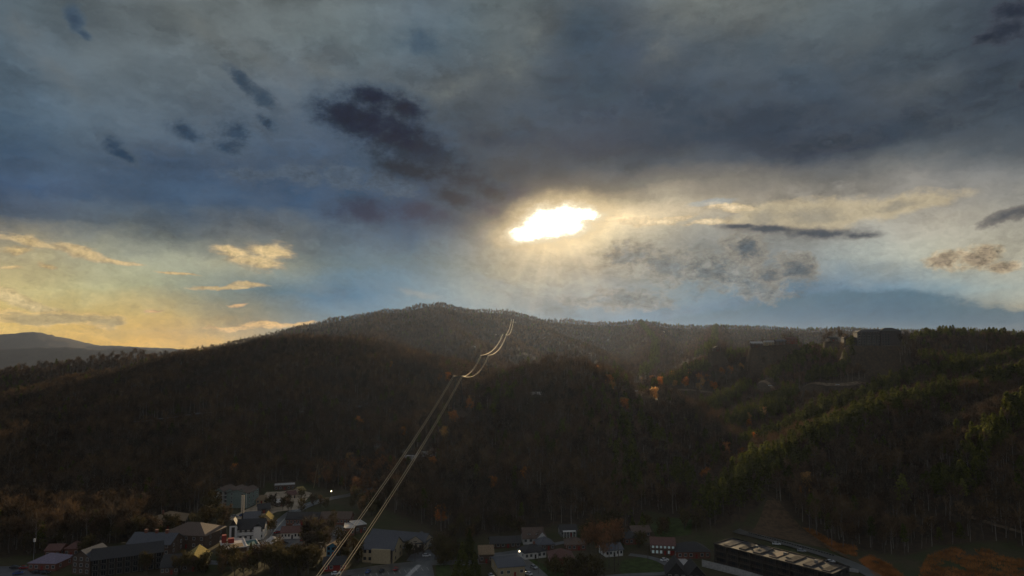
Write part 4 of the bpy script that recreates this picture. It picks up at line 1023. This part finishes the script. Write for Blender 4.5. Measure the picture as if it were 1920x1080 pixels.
area('brown_bank', 'bare brown cut slope behind the black hotel', [(1405,1000),(1440,975),(1462,972),(1500,990),(1552,1030),(1480,1014)], bankm)
yl = [on_land(px, py, 500) for px, py in ((1204,737),(1240,736),(1300,733),(1370,727),(1440,726),(1520,725),(1600,722),(1660,719))]
strip('road', 'narrow road contouring across the right hand slopes', yl, 5.5, trackm, world=True, up=.4); open_below(yl, 18)
yl = [on_land(px, py, 500) for px, py in ((250,792),(330,782),(420,770),(520,765),(640,762),(700,755))]
strip('path', 'faint track across the dark left hill', yl, 4, lotm, world=True, up=.4); open_below(yl, 10)
for pts, lb in ((((1815,972),(1850,984),(1885,993),(1920,1003)), 'pale cut track low on the steep right hand slope'), (((1660,897),(1715,900),(1760,895),(1800,902)), 'pale cut track high on the steep right hand slope')):
    yl = [on_land(px, py, 250) for px, py in pts]; strip('path', lb, yl, 2.6, trackm, world=True, up=.4)
# bay lines of the marked car park
q0, q1 = flat(672, 1078), flat(800, 1064)
for i in range(13):
    p = q0.lerp(q1, i / 12); m = MB(); up = .16; d = (q1 - q0).normalized(); n = Vector((d.y, -d.x, 0))
    m.face([(p + d * .08) + Vector((0,0,up)), (p - d * .08) + Vector((0,0,up)), (p - d * .08 + n * 5) + Vector((0,0,up)), (p + d * .08 + n * 5) + Vector((0,0,up))][::-1])
    tag(m.build('bay_line', paint), 'white bay line in the marked car park', None, 'bay lines of the marked car park', 'structure')
strip('lane_line', 'pale centre line on the lit road', [(506,1008),(530,975),(562,952),(600,939)], .35, paint, clear=False)
# retaining walls
def wall_run(name, label, pts, h, th, m, posts=None):
    P = [flat(*p) for p in pts]; r = empty(name, P[0]); tag(r, label, 'wall')
    for a, b in zip(P, P[1:]):
        d = (b - a); L = d.length; n = max(1, int(L / 4))
        for i in range(n):
            p = a + d * (i / n) - P[0]; q = MB(); q.box(0.02, 0, -1.5, L / n - .02, th, h)
            q.build('panel', m, r, (p.x, p.y, 0), math.atan2(d.y, d.x))
    return r
wall_run('retaining_wall', 'long white retaining wall in front of the black hotel', [(1316,1062),(1380,1078),(1446,1098)], 3.2, .4, concrete)
wall_run('retaining_wall', 'low pale wall at the right end of the black hotel', [(1566,1068),(1610,1074)], 1.6, .4, concrete)
r = empty('guard_rail', flat(1405, 1002)); tag(r, 'dark guard rail of posts along the road behind the black hotel', 'guard rail')
a, b = flat(1405, 1002), flat(1562, 1044)
pm = MB(); pm.box(-.45, -.25, 0, .45, .25, 1.0); pme = pm.mesh('post', blackw)
for i in range(34):
    o = bpy.data.objects.new('post', pme); COL.objects.link(o); o.parent = r; p = a.lerp(b, i / 33); o.location = (p.x - a.x, p.y - a.y, float(land(p.x, p.y)) + .1)
    o.rotation_euler = (0, 0, math.atan2(b.y - a.y, b.x - a.x))
# orange grass on the mounds at lower right
straw = mat('rust grass', (0.46, 0.20, 0.065), rough=0.9, var=0.4, scale=0.12, spec=0.05, trans=0.5)
def grass(label, poly, n, h=.9):
    P = [flat(*p) for p in poly]; rnd = random.Random(len(label)); mb = MB()
    x0, x1, y0, y1 = min(p.x for p in P), max(p.x for p in P), min(p.y for p in P), max(p.y for p in P)
    xs, ys = RNG.uniform(x0, x1, n), RNG.uniform(y0, y1, n); kk = in_poly(xs, ys, [(p.x, p.y) for p in P]) & (vnoise(xs / 6, ys / 6, 77) > -.28)
    xs, ys = xs[kk], ys[kk]; zs = land(xs, ys)
    for x, y, z in zip(xs, ys, zs):
        for _ in range(3): sliver(mb, (x + rnd.gauss(0, .2), y + rnd.gauss(0, .2), z - .05), (rnd.gauss(0, .5), rnd.gauss(0, .5), 1), h * (.5 + rnd.random()), .09, rnd)
    tag(mb.build('rust_grass', straw), label, None, None, 'stuff')
grass('rust coloured grass on the mound right of the hotel road', [(1612,1052),(1632,1042),(1672,1062),(1702,1090),(1650,1092)], 5000, 1.3)
grass('strip of rust coloured grass along the track above the hotel', [(1505,992),(1520,992),(1570,1020),(1608,1024),(1606,1044),(1560,1034)], 4000, 1.3)
grass('broad mound of rust coloured grass in the lower right corner', [(1740,1042),(1790,1026),(1850,1030),(1890,1046),(1990,1060),(1990,1110),(1720,1110),(1726,1066)], 12000, 1.3)
# ------------------------------------------------------------------ cars
tyre = mat('tyre', (0.015, 0.015, 0.015), var=0.1); rimm = mat('rim', (0.4, 0.4, 0.4), metal=0.8, rough=0.4, var=0.05)
CARM = {}
def paintm(name, col): 
    return mat(name + ' car paint', col, rough=0.25, var=0.03, spec=0.6)
def car(label, p, rz, col, z=None, lights=False, group=None):
    v = Vector(p) if not isinstance(p, tuple) else spot(*p)
    zz = (float(land(v.x, v.y)) + .14) if z is None else z
    r = empty('parked_car' if not lights else 'car', (v.x, v.y, zz), rz); tag(r, label, 'car', group)
    if not CARM:
        b = MB(); prof = [(-2.2,.35),(-2.25,.75),(-2.1,.95),(-1.2,1.0),(1.0,1.0),(2.0,.85),(2.25,.65),(2.2,.35)]
        for s in (-1, 1): b.face([(x, s * .88, zq) for x, zq in (prof if s < 0 else prof[::-1])])
        for (x0, z0), (x1, z1) in zip(prof, prof[1:] + prof[:1]): b.face([(x0, -.88, z0), (x0, .88, z0), (x1, .88, z1), (x1, -.88, z1)])
        c = MB(); t = [(-1.85,1.0),(-1.35,1.46),(.25,1.46),(1.05,1.0)]
        for s in (-1, 1): c.face([(x, s * (.80 if zq < 1.2 else .66), zq) for x, zq in (t if s < 0 else t[::-1])])
        for (x0, z0), (x1, z1) in zip(t, t[1:]):
            w0, w1 = (.80 if z0 < 1.2 else .66), (.80 if z1 < 1.2 else .66); c.face([(x0, -w0, z0), (x0, w0, z0), (x1, w1, z1), (x1, -w1, z1)])
        rf = MB(); rf.box(-1.3, -.64, 1.465, .2, .64, 1.50)
        w = MB(); w.tube([(0, -.11, 0), (0, .11, 0)], .33, 12); rm_ = MB(); rm_.tube([(0, -.125, 0), (0, .125, 0)], .19, 8)
        hl = MB(); hl.box(2.14, -.16, -.08, 2.28, .16, .08); CARM.update(b=b, c=c.mesh('cabin', glass), rf=rf, w=w.mesh('wheel', tyre), rm=rm_.mesh('rim', rimm), hl=hl.mesh('headlight', trimw), on=hl.mesh('headlight', mat('headlight lens', (.8,.8,.7), emit=(1,.85,.6,14))))
    kb = ('b', col.name)
    if kb not in CARM: CARM[kb] = (CARM['b'].mesh('body', col), CARM['rf'].mesh('roof_panel', col))
    def add(nm, me, loc=(0,0,0), par=r):
        o = bpy.data.objects.new(nm, me); COL.objects.link(o); o.parent = par; o.location = loc; return o
    add('body', CARM[kb][0]); add('cabin', CARM['c']); add('roof_panel', CARM[kb][1])
    for x in (-1.35, 1.35):
        for y in (-.82, .82): add('rim', CARM['rm'], (0,0,0), add('wheel', CARM['w'], (x, y, .33)))
    for y in (-.6, .6): add('headlight', CARM['on'] if lights else CARM['hl'], (0, y, .7))
    return r
cw, cs, cb, cr, cd = paintm('white', (.75,.75,.75)), paintm('silver', (.4,.41,.43)), paintm('blue', (.05,.10,.28)), paintm('red', (.30,.03,.03)), paintm('dark', (.03,.03,.035))
for lb, p, a, c in [
 ('dark car at the back of the lower left car park', (28,1066), .1, cd), ('red car beside the dark car in the lower left car park', (46,1067), .15, cr),
 ('dark blue car nearest the bottom left corner', (34,1077), .5, cb), ('dark car nearest the mauve roofed shop', (70,1075), .1, cd), ('black car beside the dark one near the mauve roofed shop', (84,1076), .1, cd),
 ('white car parked under the chalet roof by the lit clearing', (472,975), .3, cw), ('silver car beside the white one by the lit clearing', (478,982), .4, cs),
 ('red car in front of the chalet', (449,986), .2, cr), ('silver car left of the red one before the chalet', (440,970), .2, cs),
 ('white car alone in the middle of the motel car park', (552,981), .4, cw), ('silver car next to the white one in the motel car park', (556,986), .3, cs),
 ('dark car outside the white walled motel', (526,1020), 0, cd), ('black car beside the dark one outside the white walled motel', (534,1020), 0, cd),
 ('white car at the bottom of the road under the cables', (630,1078), .35, cw),
 ('silver car at the right end of the slate roofed motel', (762,1029), .1, cs), ('dark car in the yard of the slate roofed motel', (787,1033), .1, cd), ('grey car at the edge of the yard by the wood', (809,1026), .2, cs),
 ('silver car among others in the mid valley between the cables', (728,921), .4, cs), ('white car among others in the mid valley between the cables', (734,926), .4, cw), ('dark car among others in the mid valley between the cables', (725,928), .4, cd),
 ('silver car on the street past the workshop', (1001,1066), -.9, cs), ('white car parked on the drive of the two storey house', (1246,1052), .5, cw),
 ('white car behind the middle of the black hotel', (1456,1022), -.25, cw), ('silver car behind the right half of the black hotel', (1503,1035), -.3, cs), ('white car at the right end of the black hotel', (1557,1055), .1, cw)]:
    car(lb, p, a, c)
for i, (px, py, a) in enumerate(((560,1003,.3),(572,1000,.3),(584,997,.3),(600,994,.3),(566,1014,1.8),(590,1012,1.8),(612,1008,1.8),(628,1004,1.8),(690,1074,1.5),(716,1072,1.5),(742,1069,1.5),(800,1044,.2),(540,945,.9),(500,956,.9),(455,968,.5),(484,1000,1.2),(520,1000,1.1))):
    car('small parked car in ' + ('the motel car park' if i < 8 else 'the marked car park at the bottom' if i < 11 else 'the yard of the slate roofed motel' if i == 11 else 'the lit clearing and its road'), (px, py), a, (cd, cs, cb, cd, cr, cw)[i % 6], group='cars parked about the village')
car('car with its headlights on driving up the street by the workshop', (990,1078), 2.3, cw, lights=True)
car('car with its headlights on outside the workshop', (921,1082), -1.2, cs, lights=True)
for px, py, lb in ((1193,735,'car with headlights on at the left end of the contour road'),(1380,726,'white car on the contour road below the autumn trees'),(1444,725,'second white car along the contour road'),(1487,724,'silver car in the middle of the contour road'),(1571,723,'car farthest right on the contour road')):
    p = on_land(px, py + 1, 500); car(lb, p, 3.3 if px < 1200 else .2, cw, z=p.z + 1.0, lights=px < 1200)
# ------------------------------------------------------------------ poles, lamps, signs, masts
def pole(name, label, cat, base, h, r=.14, head=None, lean=0.0, m=None, emit=None):
    p = spot(*base) if isinstance(base, tuple) else base; z = float(land(p.x, p.y)); o = empty(name, (p.x, p.y, z)); tag(o, label, cat)
    t = MB(); t.tube([(0, 0, 0), (lean * .5, 0, h * .5), (lean, 0, h)], [r, r * .8, r * .6], 8); t.build('pole', m or steel, o)
    if head:
        hb = MB(); hb.box(lean - head[0] / 2, -.3, h, lean + head[0] / 2, .3, h + head[1]); hb.build('head', head[2], o)
    return o
bulb = mat('lit lamp', (.9, .8, .6), emit=(1.0, .80, .50, 10), var=.02)
pole('light_pole', 'tall pale light pole above the mauve roofed shop', 'light pole', (62,1062), 12, .13, (.8, 1.6, trimw))
pole('street_lamp', 'lit street lamp on the street above the workshop', 'street lamp', (974,1058), 6.2, .12, (.5, .4, bulb))
pole('street_lamp', 'lit lamp in the dark wood right of the clearing', 'street lamp', (621,932), 4, .1, (.5, .5, bulb))
pole('street_lamp', 'lit lamp in the mid valley right of the cables', 'street lamp', (777,898), 4, .1, (.5, .5, bulb))
pole('street_lamp', 'lit lamp beside the cars in the mid valley', 'street lamp', (743,932), 3, .1, (.4, .4, bulb))
pole('utility_pole', 'dark utility pole beside the tan apartment house', 'utility pole', (778,1053), 10, .16, (1.8, .2, darktrim), m=bark)
for px, py, lb in ((520,1040,'before the kiosk'),(600,1056,'left of the blue house'),(860,1060,'beside the road at bottom centre'),(1010,1076,'on the street past the workshop'),(1105,1046,'beside the tall clump of trees'),(1215,1058,'by the drive of the two storey house'),(575,962,'on the bend of the lit road'),(430,1062,'left of the flat roofed shop'),(230,1056,'behind the dark hotel')):
    pole('utility_pole', 'thin utility pole with a crossarm ' + lb, 'utility pole', (px, py), 10, .15, (2.0, .2, darktrim), m=bark)
pole('bare_mast', 'slender leaning mast catching the sun left of the orange wood', 'mast', (588,915), 18, .22, lean=2.8, m=tan_)
o = pole('pole_sign', 'tall cream pole sign in front of the apartment block', 'sign', (454,990), 20, .5, m=darktrim)
m = MB(); m.box(-.9, -.35, 9, .9, .35, 19.5); m.build('sign_board', cream, o)
for px, py, h, lb in ((1011,603,42,'taller thin radio mast on the far skyline'),(1030,604,26,'shorter thin radio mast on the far skyline')):
    p = at(px, py, 3590); o = empty('radio_mast', p); tag(o, lb, 'mast'); t = MB(); t.tube([(0,0,-15),(0,0,h)], [.9,.6], 4); t.build('shaft', darksteel, o)
    q = MB(); q.box(-1.6, -.3, h * .8, 1.6, .3, h * .8 + 1.5); q.build('antenna', darksteel, o)
p = on_land(1099, 684); o = empty('house_light', p); tag(o, 'single bright light at the top of the central hill', 'lamp')
t = MB(); t.tube([(0,0,0),(0,0,13)], .12, 6); t.build('pole', darksteel, o); t = MB(); t.box(-.5,-.5,13,.5,.5,13.9); t.build('lamp_head', bulb, o)
# ------------------------------------------------------------------ cableway: two lattice towers and the twin cables
pylonm = mat('weathered steel', (0.030, 0.028, 0.026), rough=0.7, var=0.2)
def pylon(label, base, top, spread, beam):
    H = top.z - base.z; o = empty('cable_tower', base); tag(o, label, 'cable tower', None)
    C = [(-spread, -spread * .6), (spread, -spread * .6), (spread, spread * .6), (-spread, spread * .6)]
    def leg(i, f): return Vector((C[i][0] * (1 - .55 * f), C[i][1] * (1 - .75 * f), H * f))
    for i in range(4):
        t = MB(); t.tube([leg(i, 0), leg(i, 1)], [.8, .7], 4); t.build('leg', pylonm, o)
    t = MB(); n = 7
    for j in range(n):
        f0, f1 = j / n, (j + 1) / n
        for i in range(4):
            k = (i + 1) % 4
            t.tube([leg(i, f0), leg(k, f1)], .2, 3); t.tube([leg(k, f0), leg(i, f1)], .2, 3); t.tube([leg(i, f1), leg(k, f1)], .2, 3)
    t.build('bracing', pylonm, o)
    t = MB(); t.box(-beam, -.7, H - .6, beam, .7, H + .9); t.build('cross_beam', pylonm, o)
    for s in (-1, 1):
        t = MB(); t.tube([(s * beam * .86, -2.6, H + .92), (s * beam * .86, 0, H + 1.3), (s * beam * .86, 2.6, H + .92)], .3, 5); t.build('saddle', steel, o)
G1, G2 = on_land(862, 768, 450), on_land(908, 718, 760)
T1, T2 = at(859, 707, G1.y), at(909, 668, G2.y)
print('TOWERS', G1, T1, G2, T2)
B1, B2 = Vector((T1.x, T1.y, float(land(T1.x, T1.y)))), Vector((T2.x, T2.y, float(land(T2.x, T2.y))))
pylon('nearer steel lattice tower carrying the twin cables on the central hill', B1, T1, 5.5, 5.0)
pylon('farther steel lattice tower carrying the twin cables in the valley', B2, T2, 7.0, 6.0)
pylon('small steel tower where the twin cables climb the far slope', at(946, 648, 1750), at(946, 628, 1750), 4, 5.5)
T3, T4 = at(946, 628, 1750), at(961, 599, 2900)
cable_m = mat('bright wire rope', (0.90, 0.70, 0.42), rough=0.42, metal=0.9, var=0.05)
def sag(a, b, s, n=36): return [a.lerp(b, i / n) + Vector((0, 0, -4 * s * (i / n) * (1 - i / n))) for i in range(n + 1)]
S0 = {-1: at(588, 1092, 300), 1: at(630, 1086, 300)}
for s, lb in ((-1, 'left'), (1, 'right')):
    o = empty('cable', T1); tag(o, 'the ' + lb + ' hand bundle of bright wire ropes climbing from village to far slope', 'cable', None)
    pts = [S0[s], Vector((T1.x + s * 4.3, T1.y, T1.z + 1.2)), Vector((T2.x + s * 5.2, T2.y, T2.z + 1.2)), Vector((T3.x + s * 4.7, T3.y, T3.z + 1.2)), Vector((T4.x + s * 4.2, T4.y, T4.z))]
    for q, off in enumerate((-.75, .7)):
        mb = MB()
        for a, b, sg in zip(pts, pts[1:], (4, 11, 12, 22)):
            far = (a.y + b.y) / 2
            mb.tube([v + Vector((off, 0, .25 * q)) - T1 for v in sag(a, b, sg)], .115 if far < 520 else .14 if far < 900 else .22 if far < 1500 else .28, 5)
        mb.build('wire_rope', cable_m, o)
CLEAR_DISC.append((T1.x, T1.y, 10))
for T, w in ((T1, 12), (T2, 14)): CLEAR_STRIP.append(((T.x, T.y), (T.x * (1 - 60 / T.y), T.y - 60), w))
# ------------------------------------------------------------------ trees that stand out
T_rust = [bare_tree(61, 11, .26, 10, 16, 46, .34), bare_tree(62, 10, .30, 10, 14, 50, .36)]
rustm = [(t.mesh('trunk', bark), c.mesh('crown', rust)) for t, c in T_rust]
amberm = [(t.mesh('trunk', bark), c.mesh('crown', amber)) for t, c in T_rust]
def plant(name, meshes, loc, rz, s, label, cat, group=None):
    r = empty(name, loc, rz); r.scale = s if isinstance(s, tuple) else (s, s, s); tag(r, label, cat, group)
    for nm, me in zip(('trunk', 'crown'), meshes):
        o = bpy.data.objects.new(nm, me); COL.objects.link(o); o.parent = r
    return r
rnd = random.Random(5)
AUT = [(1204,722),(1222,718),(1238,728),(1266,727),(1285,730),(1312,722),(1318,728),(1325,720),(1335,730),(1310,734),(1355,710),(1370,706),(1391,700),(1291,704),(1286,694),(1227,756),(1262,712),(1340,735),(1168,768),(1172,774),(1143,732),(1148,736),(1123,705),(730,694),(655,726),(826,719),(840,722),(884,763),(882,775),(850,800),(832,830),(760,815),(754,825),(1404,792),(1405,806),(1346,800),(1432,792),(1416,834),(1326,908),(1333,928),(1362,862),(1505,935),(1514,930),(1390,868),(438,898),(600,905),(640,900),(690,885),(655,880),(812,880),(826,990),(836,985),(985,910),(925,922),(1578,690),(1597,752),(674,810),(1512,920),(1320,915)]
for i, (px, py) in enumerate(AUT):
    p = on_land(px, py + 2); s = min(1.45, .85 + p.y / 1700) * rnd.uniform(.8, 1.25)
    where = 'above the contour road on the right hand slopes' if px > 1190 and py < 745 else 'on the lower right hand slopes' if px > 1190 else 'on the central hill' if 860 < px <= 1190 else 'in the left hand and mid valley woods'
    am = i % 3 == 0
    plant('autumn_tree', (amberm if am else rustm)[i % 2], (p.x, p.y, p.z - .3), rnd.random() * 6, s, ('small amber leaved tree ' if am else 'small rust red leaved tree ') + where, 'tree', ('amber trees ' if am else 'rust red trees ') + where)
    CLEAR_DISC.append((p.x, p.y, 3.5))
big = pine_tree(88, 17, .30, 3.8, 12, 8, 1.3)
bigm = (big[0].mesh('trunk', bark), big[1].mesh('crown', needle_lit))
for px, py, s, lb in ((1694,955,1.25,'tall sunlit yellow green pine standing out on the steep right hand slope'),(1806,940,.8,'smaller sunlit yellow green pine right of the tall one on the slope'),(1450,905,.8,'sunlit yellow green pine left of the orange tree above the hotel'),(1850,850,1.0,'sunlit bright green pine near the right edge of the picture'),(1563,905,.7,'sunlit yellow green pine above the pale trunks on the right slope')):
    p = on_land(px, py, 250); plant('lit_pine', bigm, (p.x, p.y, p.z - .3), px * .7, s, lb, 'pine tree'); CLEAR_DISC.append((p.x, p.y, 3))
firp = [fir_tree(71, 15, 4.4, 1300), fir_tree(72, 16, 5.2, 1500)]
firm = [(t.mesh('trunk', bark), c.mesh('crown', needle)) for t, c in firp]
for px, py, s, mm, lb in ((880,1046,1.0,0,'pointed green fir behind the dark round fir at bottom centre'),(866,1092,1.15,1,'broad black green fir at the bottom edge of the picture'),(890,1090,.95,0,'second black green fir right of the broad one at the bottom'),(1205,1002,.8,1,'dark fir left of the rising lawn'),(1186,1000,.7,0,'dark fir behind the brown roofed house by the lawn'),(1254,987,.35,0,'small round fir on the rising lawn'),(470,1046,.55,0,'dark fir between the flat roof and the kiosk'),(300,1018,.6,1,'dark fir in front of the wide grey brown hall')):
    p = flat(px, py); p.z = float(land(p.x, p.y)); plant('fir_tree', firm[mm], (p.x, p.y, p.z - .2), px, s, lb, 'fir tree')
# clumps in and around the village
tallb = [bare_tree(91, 22, .20, 12, 40, 16, .4, fork=.55), bare_tree(92, 24, .18, 12, 40, 18, .4, fork=.6)]
tallm = [(t.mesh('trunk', bark), c.mesh('crown', mat('rust twigs', (0.26, 0.135, 0.070), var=.3, scale=.5, inst=.3, trans=.45, spec=.05))) for t, c in tallb]
for i, (px, py, s) in enumerate(((1098,1062,.92),(1108,1070,1.0),(1118,1062,.98),(1128,1074,1.05),(1142,1066,1.0),(1152,1072,1.0),(1160,1060,1.1),(1133,1085,.9))):
    p = flat(px, py); plant('tall_tree', tallm[i % 2], (p.x, p.y, -.2), i * 1.7, s, 'tall tree with rusty crown in the clump right of centre', 'tree', 'clump of tall trees right of centre')
towng = [bare_tree(101, 9, .36, 12, 26, 18, .34, fork=.2), bare_tree(102, 8, .40, 12, 26, 22, .32, fork=.15), bare_tree(103, 11, .32, 12, 26, 12, .34)]
olive = mat('olive brown twigs', (0.085, 0.068, 0.030), var=.35, scale=.5, inst=.4, trans=.25, spec=.05)
towm = [(t.mesh('trunk', bark), c.mesh('crown', mm)) for (t, c), mm in zip(towng, (twig, olive, olive))]
towm += [(t.mesh('trunk', bark), c.mesh('crown', MATS['rust twigs'])) for t, c in towng]
for cx, cy, rx, ry, n, s, lb in ((540,1066,62,15,46,1.0,'brown shrubby tree in the thicket below the kiosk'),(440,1074,40,10,16,.9,'brown tree at the bottom below the flat roofed shop'),(585,1032,26,12,14,1.35,'tall brown tree standing before the motels'),(655,1050,20,12,10,1.1,'yellowish tree beside the tan apartment house'),(835,1046,24,18,18,1.1,'brown tree between the motel yard and the firs'),(400,985,22,20,14,1.2,'brown tree in front of the apartment block'),(340,1000,60,8,10,.9,'brown tree around the tan roofed hall'),(230,1012,70,10,22,1.2,'brown tree behind the dark hotel'),(1085,1085,60,10,22,.9,'brown shrubby tree on the lawn at bottom centre'),(1030,1072,30,8,8,.6,'yellowish bush beside the brick house'),(1150,1020,60,14,16,1.0,'brown tree between the houses right of centre'),(950,1000,30,8,10,.9,'brown tree behind the long black house'),(330,1074,70,6,10,.8,'bush at the bottom before the dark hall'),(560,955,60,10,14,.9,'brown tree beside the lit road'),(690,955,40,14,12,1.0,'brown tree left of the wood under the cables'),(1455,1090,14,4,3,.9,'round bush in front of the black hotel'),(1290,990,30,10,8,1.0,'brown tree by the rising lawn'),(110,1040,90,5,14,.9,'dark tree behind the shops at lower left'),(700,930,40,14,16,1.1,'rusty tree under the left hand cable'),(640,902,66,16,44,1.25,'rusty tree in the lit wood right of the clearing'),(720,890,50,16,30,1.2,'rusty tree along the mid valley between the cables'),(870,1010,30,10,10,1.0,'brown tree behind the firs at bottom centre'),(1120,1010,40,8,12,1.1,'brown tree behind the tall clump'),(1230,1000,40,8,8,.8,'small tree at the edge of the rising lawn'),(500,1000,20,6,5,.7,'small tree beside the chalet'),(610,1000,30,6,8,.9,'small tree before the long motel'),(740,1042,60,5,10,.55,'low bush around the tan apartment house')):
    for i in range(n):
        for _ in range(12):
            a, q = rnd.random() * 6.283, math.sqrt(rnd.random()); p = spot(cx + rx * q * math.cos(a), cy + ry * q * math.sin(a))
            if all(math.hypot(p.x - x, p.y - y) > r - 2 for x, y, r in CLEAR_DISC) and clear_strip_ok(p): break
        else: continue
        kx = (3 + rnd.randrange(3)) if lb.startswith('rusty') else rnd.randrange(3); z = float(land(p.x, p.y))
        plant('rusty_tree' if kx > 2 else 'bush' if 'bush' in lb else 'shrub_tree' if 'shrub' in lb else 'village_tree', towm[kx], (p.x, p.y, z - .2), rnd.random() * 6, s * rnd.uniform(.7, 1.25), lb, 'tree', lb + ' and its neighbours')
# ------------------------------------------------------------------ the woods
near_ = scatter(230, 1250, 5.6, 1.0); far_ = scatter(1250, 4000, 12.5, 1.25)
X, Y, Z, SC, KD = [np.concatenate(q) for q in zip(near_, far_, crest_pines())]
RZ = RNG.uniform(0, 6.283, X.shape)
VIS = (np.abs(X / Y) < .76) & seen(X, Y, Z, 4)
protos = bpy.data.collections.new('tree kinds')            # never linked: only drawn through the woods
kinds = [(joined(t, c), m) for (t, c), m in zip(BARE, BARE_M)] + [(joined(t, c), (bark, needle)) for t, c in PINE]
PM = []
for i, (mb, ms) in enumerate(kinds):
    o = bpy.data.objects.new('kind_%02d' % i, mb.mesh('tree', ms)); protos.objects.link(o); PM.append(o)
def copse(name, sel, label, idx):
    """One object that grows many trees: points with turn, size and kind, drawn by geometry nodes."""
    me = bpy.data.meshes.new(name); n = int(sel.sum())
    me.vertices.add(n); me.vertices.foreach_set('co', np.stack([X[sel], Y[sel], Z[sel] - .2], -1).astype(np.float32).ravel())
    for nm, ty, v in (('turn', 'FLOAT', RZ[sel]), ('size', 'FLOAT', SC[sel]), ('species', 'INT', KD[sel])):
        at = me.attributes.new(nm, ty, 'POINT'); at.data.foreach_set('value', v.astype(np.int32 if ty == 'INT' else np.float32))
    o = bpy.data.objects.new(name, me); COL.objects.link(o)
    ng = bpy.data.node_groups.new(name, 'GeometryNodeTree'); k = G(ng)
    ng.interface.new_socket('Geometry', in_out='INPUT', socket_type='NodeSocketGeometry'); ng.interface.new_socket('Geometry', in_out='OUTPUT', socket_type='NodeSocketGeometry')
    gi, go = k.n('NodeGroupInput'), k.n('NodeGroupOutput')
    ci = k.n('GeometryNodeCollectionInfo'); ci.inputs['Collection'].default_value = protos
    ci.inputs['Separate Children'].default_value = True; ci.inputs['Reset Children'].default_value = True
    ip = k.n('GeometryNodeInstanceOnPoints'); ip.inputs['Pick Instance'].default_value = True
    def attr(nm, ty):
        a = k.n('GeometryNodeInputNamedAttribute', data_type=ty); a.inputs['Name'].default_value = nm; return a.outputs['Attribute']
    ng.links.new(gi.outputs[0], ip.inputs['Points']); ng.links.new(ci.outputs[0], ip.inputs['Instance'])
    ng.links.new(attr('species', 'INT'), ip.inputs['Instance Index'])
    cx = k.n('ShaderNodeCombineXYZ'); ng.links.new(attr('turn', 'FLOAT'), cx.inputs[2])
    ng.links.new(cx.outputs[0], ip.inputs['Rotation'])
    ng.links.new(attr('size', 'FLOAT'), ip.inputs['Scale'])
    ng.links.new(ip.outputs[0], go.inputs[0])
    md = o.modifiers.new('trees', 'NODES'); md.node_group = ng
    tag(o, label, None, None, 'stuff'); return o
DIST = np.where(VIS, Y, 1e9); isp = KD >= 5
single = np.zeros(X.shape, bool)
for m, n in ((~isp, N_BARE), (isp, N_PINE)):
    idx = np.flatnonzero(m & VIS); idx = idx[np.argsort(DIST[idx])][:n]; single[idx] = True
bm = [(t.mesh('trunk', m[0]), c.mesh('crown', m[1])) for (t, c), m in zip(BARE, BARE_M)] + [(t.mesh('trunk', bark), c.mesh('crown', needle)) for t, c in PINE]
for i in np.flatnonzero(single):
    p = KD[i] >= 5
    side = 'left' if X[i] / Y[i] < -.2 else 'centre' if X[i] / Y[i] < .2 else 'right'
    where = {'left': 'in the dark wood behind the village at left', 'centre': 'at the foot of the conical central hill', 'right': 'on the steep wooded slope above the black hotel'}[side]
    plant('pine_tree' if p else 'bare_tree', bm[KD[i]], (X[i], Y[i], Z[i] - .2), RZ[i], float(SC[i]),
          ('dark green pine ' if p else 'leafless brown tree ') + where, 'pine tree' if p else 'tree', ('pines ' if p else 'bare trees ') + where)
copse('bare_woods', ~isp & ~single, 'leafless brown woods covering the hillsides', 0)
copse('pine_woods', isp & ~single, 'dark green pines along the crests of the right hand spurs', 5)
print('TREES', len(X), 'single', single.sum(), 'pines', isp.sum())
